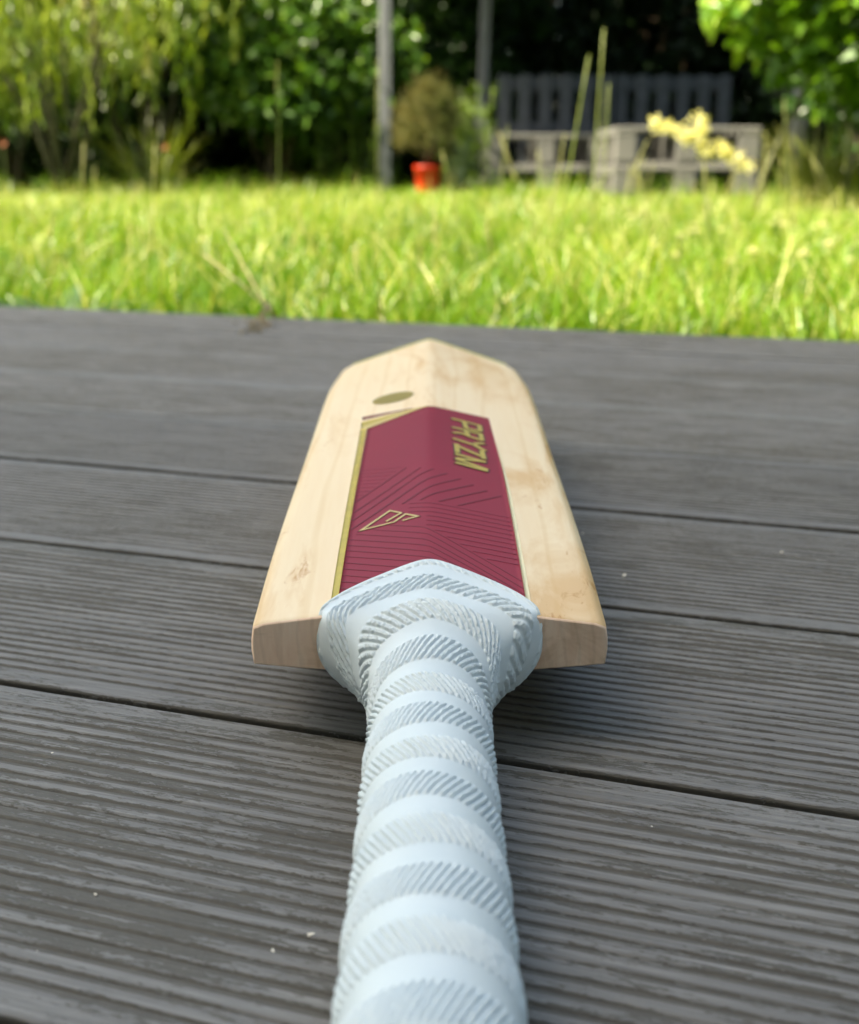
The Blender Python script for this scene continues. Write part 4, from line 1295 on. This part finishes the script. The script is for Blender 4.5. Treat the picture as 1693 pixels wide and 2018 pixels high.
# ---- broad dock leaves at the deck edge, left
def dock():
    Y = 1.62
    root = empty('dock_weed', (-0.5138, 1.6200, -0.0613)); tag(root, 'dark broad leaved weed at the deck edge on the left', 'weed')
    mt = m_leaf('dock_leaf', [(0, (0.02, 0.05, 0.012)), (1, (0.05, 0.11, 0.02))], .2, .4)
    for i, (ang, L, el) in enumerate(((2.4, .13, .7), (.5, .12, .75), (4.2, .10, .6), (1.5, .12, 1.0), (3.3, .12, .9), (5.6, .1, .8))):
        V = []; F = []; n = 8
        for k2 in range(n + 1):
            u = k2 / n; w = .019 * math.sin(math.pi * min(1, u * .92 + .08)) ** .8
            r_ = L * u * math.cos(el * (1 - .4 * u)); z = L * u * math.sin(el * (1 - .35 * u))
            c = np.array([r_ * math.cos(ang), r_ * math.sin(ang), z]); s_ = np.array([-math.sin(ang), math.cos(ang), 0])
            V += [c + s_ * w + np.array([0, 0, w * .35]), c, c - s_ * w + np.array([0, 0, w * .35])]
        for k2 in range(n):
            F += [(k2 * 3, k2 * 3 + 1, k2 * 3 + 4, k2 * 3 + 3), (k2 * 3 + 1, k2 * 3 + 2, k2 * 3 + 5, k2 * 3 + 4)]
        link('leaf', mesh('leaf', V, F, mt, True, {'tint': np.full(len(V), .15 * i)}), root)
dock()

# ---- dry weed leaning over the deck edge
def dry_weed():
    b = np.array((-0.1853, 1.4250, -0.0620))
    root = empty('dry_weed', b); tag(root, 'dry brown weed drooping over the deck edge', 'weed')
    g = np.random.default_rng(4); mt = m_leaf('dry_stem', [(0, (0.20, 0.16, 0.10)), (1, (0.42, 0.33, 0.20))], .15, .7)
    def twig(pts, r0):
        m_ = MB(); P = [np.array(p) for p in pts]; m_.tube(P, [r0 * (1 - .6 * i / (len(P) - 1)) for i in range(len(P))], 5)
        link('twig', mesh('twig', m_.v, m_.f, mt, True, {'tint': np.full(len(m_.v), g.random())}), root)
    twig([(0.0012, 0.0000, 0.0524), (-0.0158, 0.0050, 0.0763), (-0.0486, 0.0250, 0.1017), (-0.0997, 0.0750, 0.1318)], 0.0016)
    twig([(0.0012, 0.0000, 0.0524), (-0.0375, 0.0750, 0.0940), (-0.0898, 0.1750, 0.1582)], 0.0012)
    twig([(0.0012, 0.0000, 0.0524), (-0.0067, -0.0250, 0.0807), (-0.0065, -0.0650, 0.0694), (-0.0076, -0.0950, 0.0558), (-0.0108, -0.1550, 0.0445)], 0.0015)
    twig([(-0.0067, -0.0250, 0.0807), (-0.0159, -0.0850, 0.0574), (-0.0175, -0.1550, 0.0423)], 0.001)
    twig([(0.0012, 0.0000, 0.0524), (0.0122, -0.0250, 0.0688), (0.0120, -0.0450, 0.0628)], 0.0012)
    n = 46
    f = g.random(n)
    A0 = np.array([(-0.1921, 1.3900, 0.0127), (-0.1929, 1.3300, -0.0062), (-0.1971, 1.2700, -0.0164)])
    P = np.stack([np.interp(f, [0, .5, 1], A0[:, i]) for i in range(3)], 1) - b + g.normal(0, .006, (n, 3))
    P[:, 2] = np.maximum(P[:, 2], .004 - b[2])
    V, F, T = leaf_arrays(P, rdir(n), rdir(n), np.full(n, .011), np.full(n, .0035), g.random(n))
    link('seed_head', mesh('seed_head', V, F, mt, False, {'tint': T}), root)
dry_weed()

# ---- orange blooms low in the left border
mo_ = m_plain('orange_petal', (0.22, 0.055, 0.015), .7, var=.15)
for (p, lab) in (((-1.3545, 6.2000, 0.2861), 'small orange bloom in front of the dark shrub'), ((-2.1708, 6.2000, 0.3033), 'small orange bloom at the left edge of the border')):
    z = GZ(p[0], 6.2)
    root = empty('orange_bloom', (p[0], 6.2, z)); tag(root, lab, 'flower')
    m_ = MB(); m_.tube([(0, 0, 0), (.01, 0, p[2] - z)], .003, 5); m_.build('stem', M_STEM, root)
    V = []; F = []
    for q in range(12):
        a = q * math.pi / 6; c = np.array([.01, 0, p[2] - z])
        d_ = np.array([math.cos(a), -.45, math.sin(a)]) * .018; s_ = np.array([-math.sin(a), 0, math.cos(a)]) * .007
        V += [c, c + d_ * .6 + s_, c + d_, c + d_ * .6 - s_]; F += [(q * 4, q * 4 + 1, q * 4 + 2), (q * 4, q * 4 + 2, q * 4 + 3)]
    link('petals', mesh('petals', V, F, mo_), root)

# ---- crumbs lying on the boards
mcr = m_plain('pale_wood_crumb', (0.72, 0.66, 0.56), .8, var=.15, scale=800)
def crumb(x, y, s_, lab, seed, group=None):
    g = np.random.default_rng(seed)
    V = []; F = []
    base = rdir(14) * s_ * g.uniform(.55, 1.0, (14, 1)) * np.array([1.3, .8, .5])
    import bmesh
    bm = bmesh.new()
    for v in base: bm.verts.new(v)
    bmesh.ops.convex_hull(bm, input=bm.verts[:])
    me = bpy.data.meshes.new('wood_crumb'); bm.to_mesh(me); bm.free(); me.materials.append(mcr)
    o = link('wood_crumb', me, None, (x, y, s_ * .32)); o.rotation_euler = (0, 0, g.uniform(0, 3))
    tag(o, lab, 'wood crumb', group)
for i, (x, y, s_, lab) in enumerate(((-0.0276, 0.2328, .00085, 'largest pale wood crumb, on the decking left of the grip'), (-0.1155, 0.3207, .0007, 'pale wood crumb on the deck near the left edge'),
        (-0.0653, 0.2642, .0006, 'flat pale wood crumb midway across the near left board'), (0.0853, 0.4831, .0011, 'white fluffy crumb on the board right of the bat shoulder'),
        (0.0749, 0.5455, .0006, 'small white crumb on the deck right of the blade'), (0.1639, 0.5156, .0008, 'pale crumb on the board at the right edge'),
        (0.0600, 0.2792, .0006, 'tiny pale crumb on the near board right of the grip'), (-0.0357, 0.2273, .0005, 'tiny pale crumb left of the largest crumb'),
        (-0.0819, 0.2488, .0005, 'tiny white crumb in a groove of the near left board'), (-0.0894, 0.2264, .0005, 'tiny crumb at the lower left corner of the deck'))):
    crumb(x, y, s_ * 1.45, lab, 400 + i)
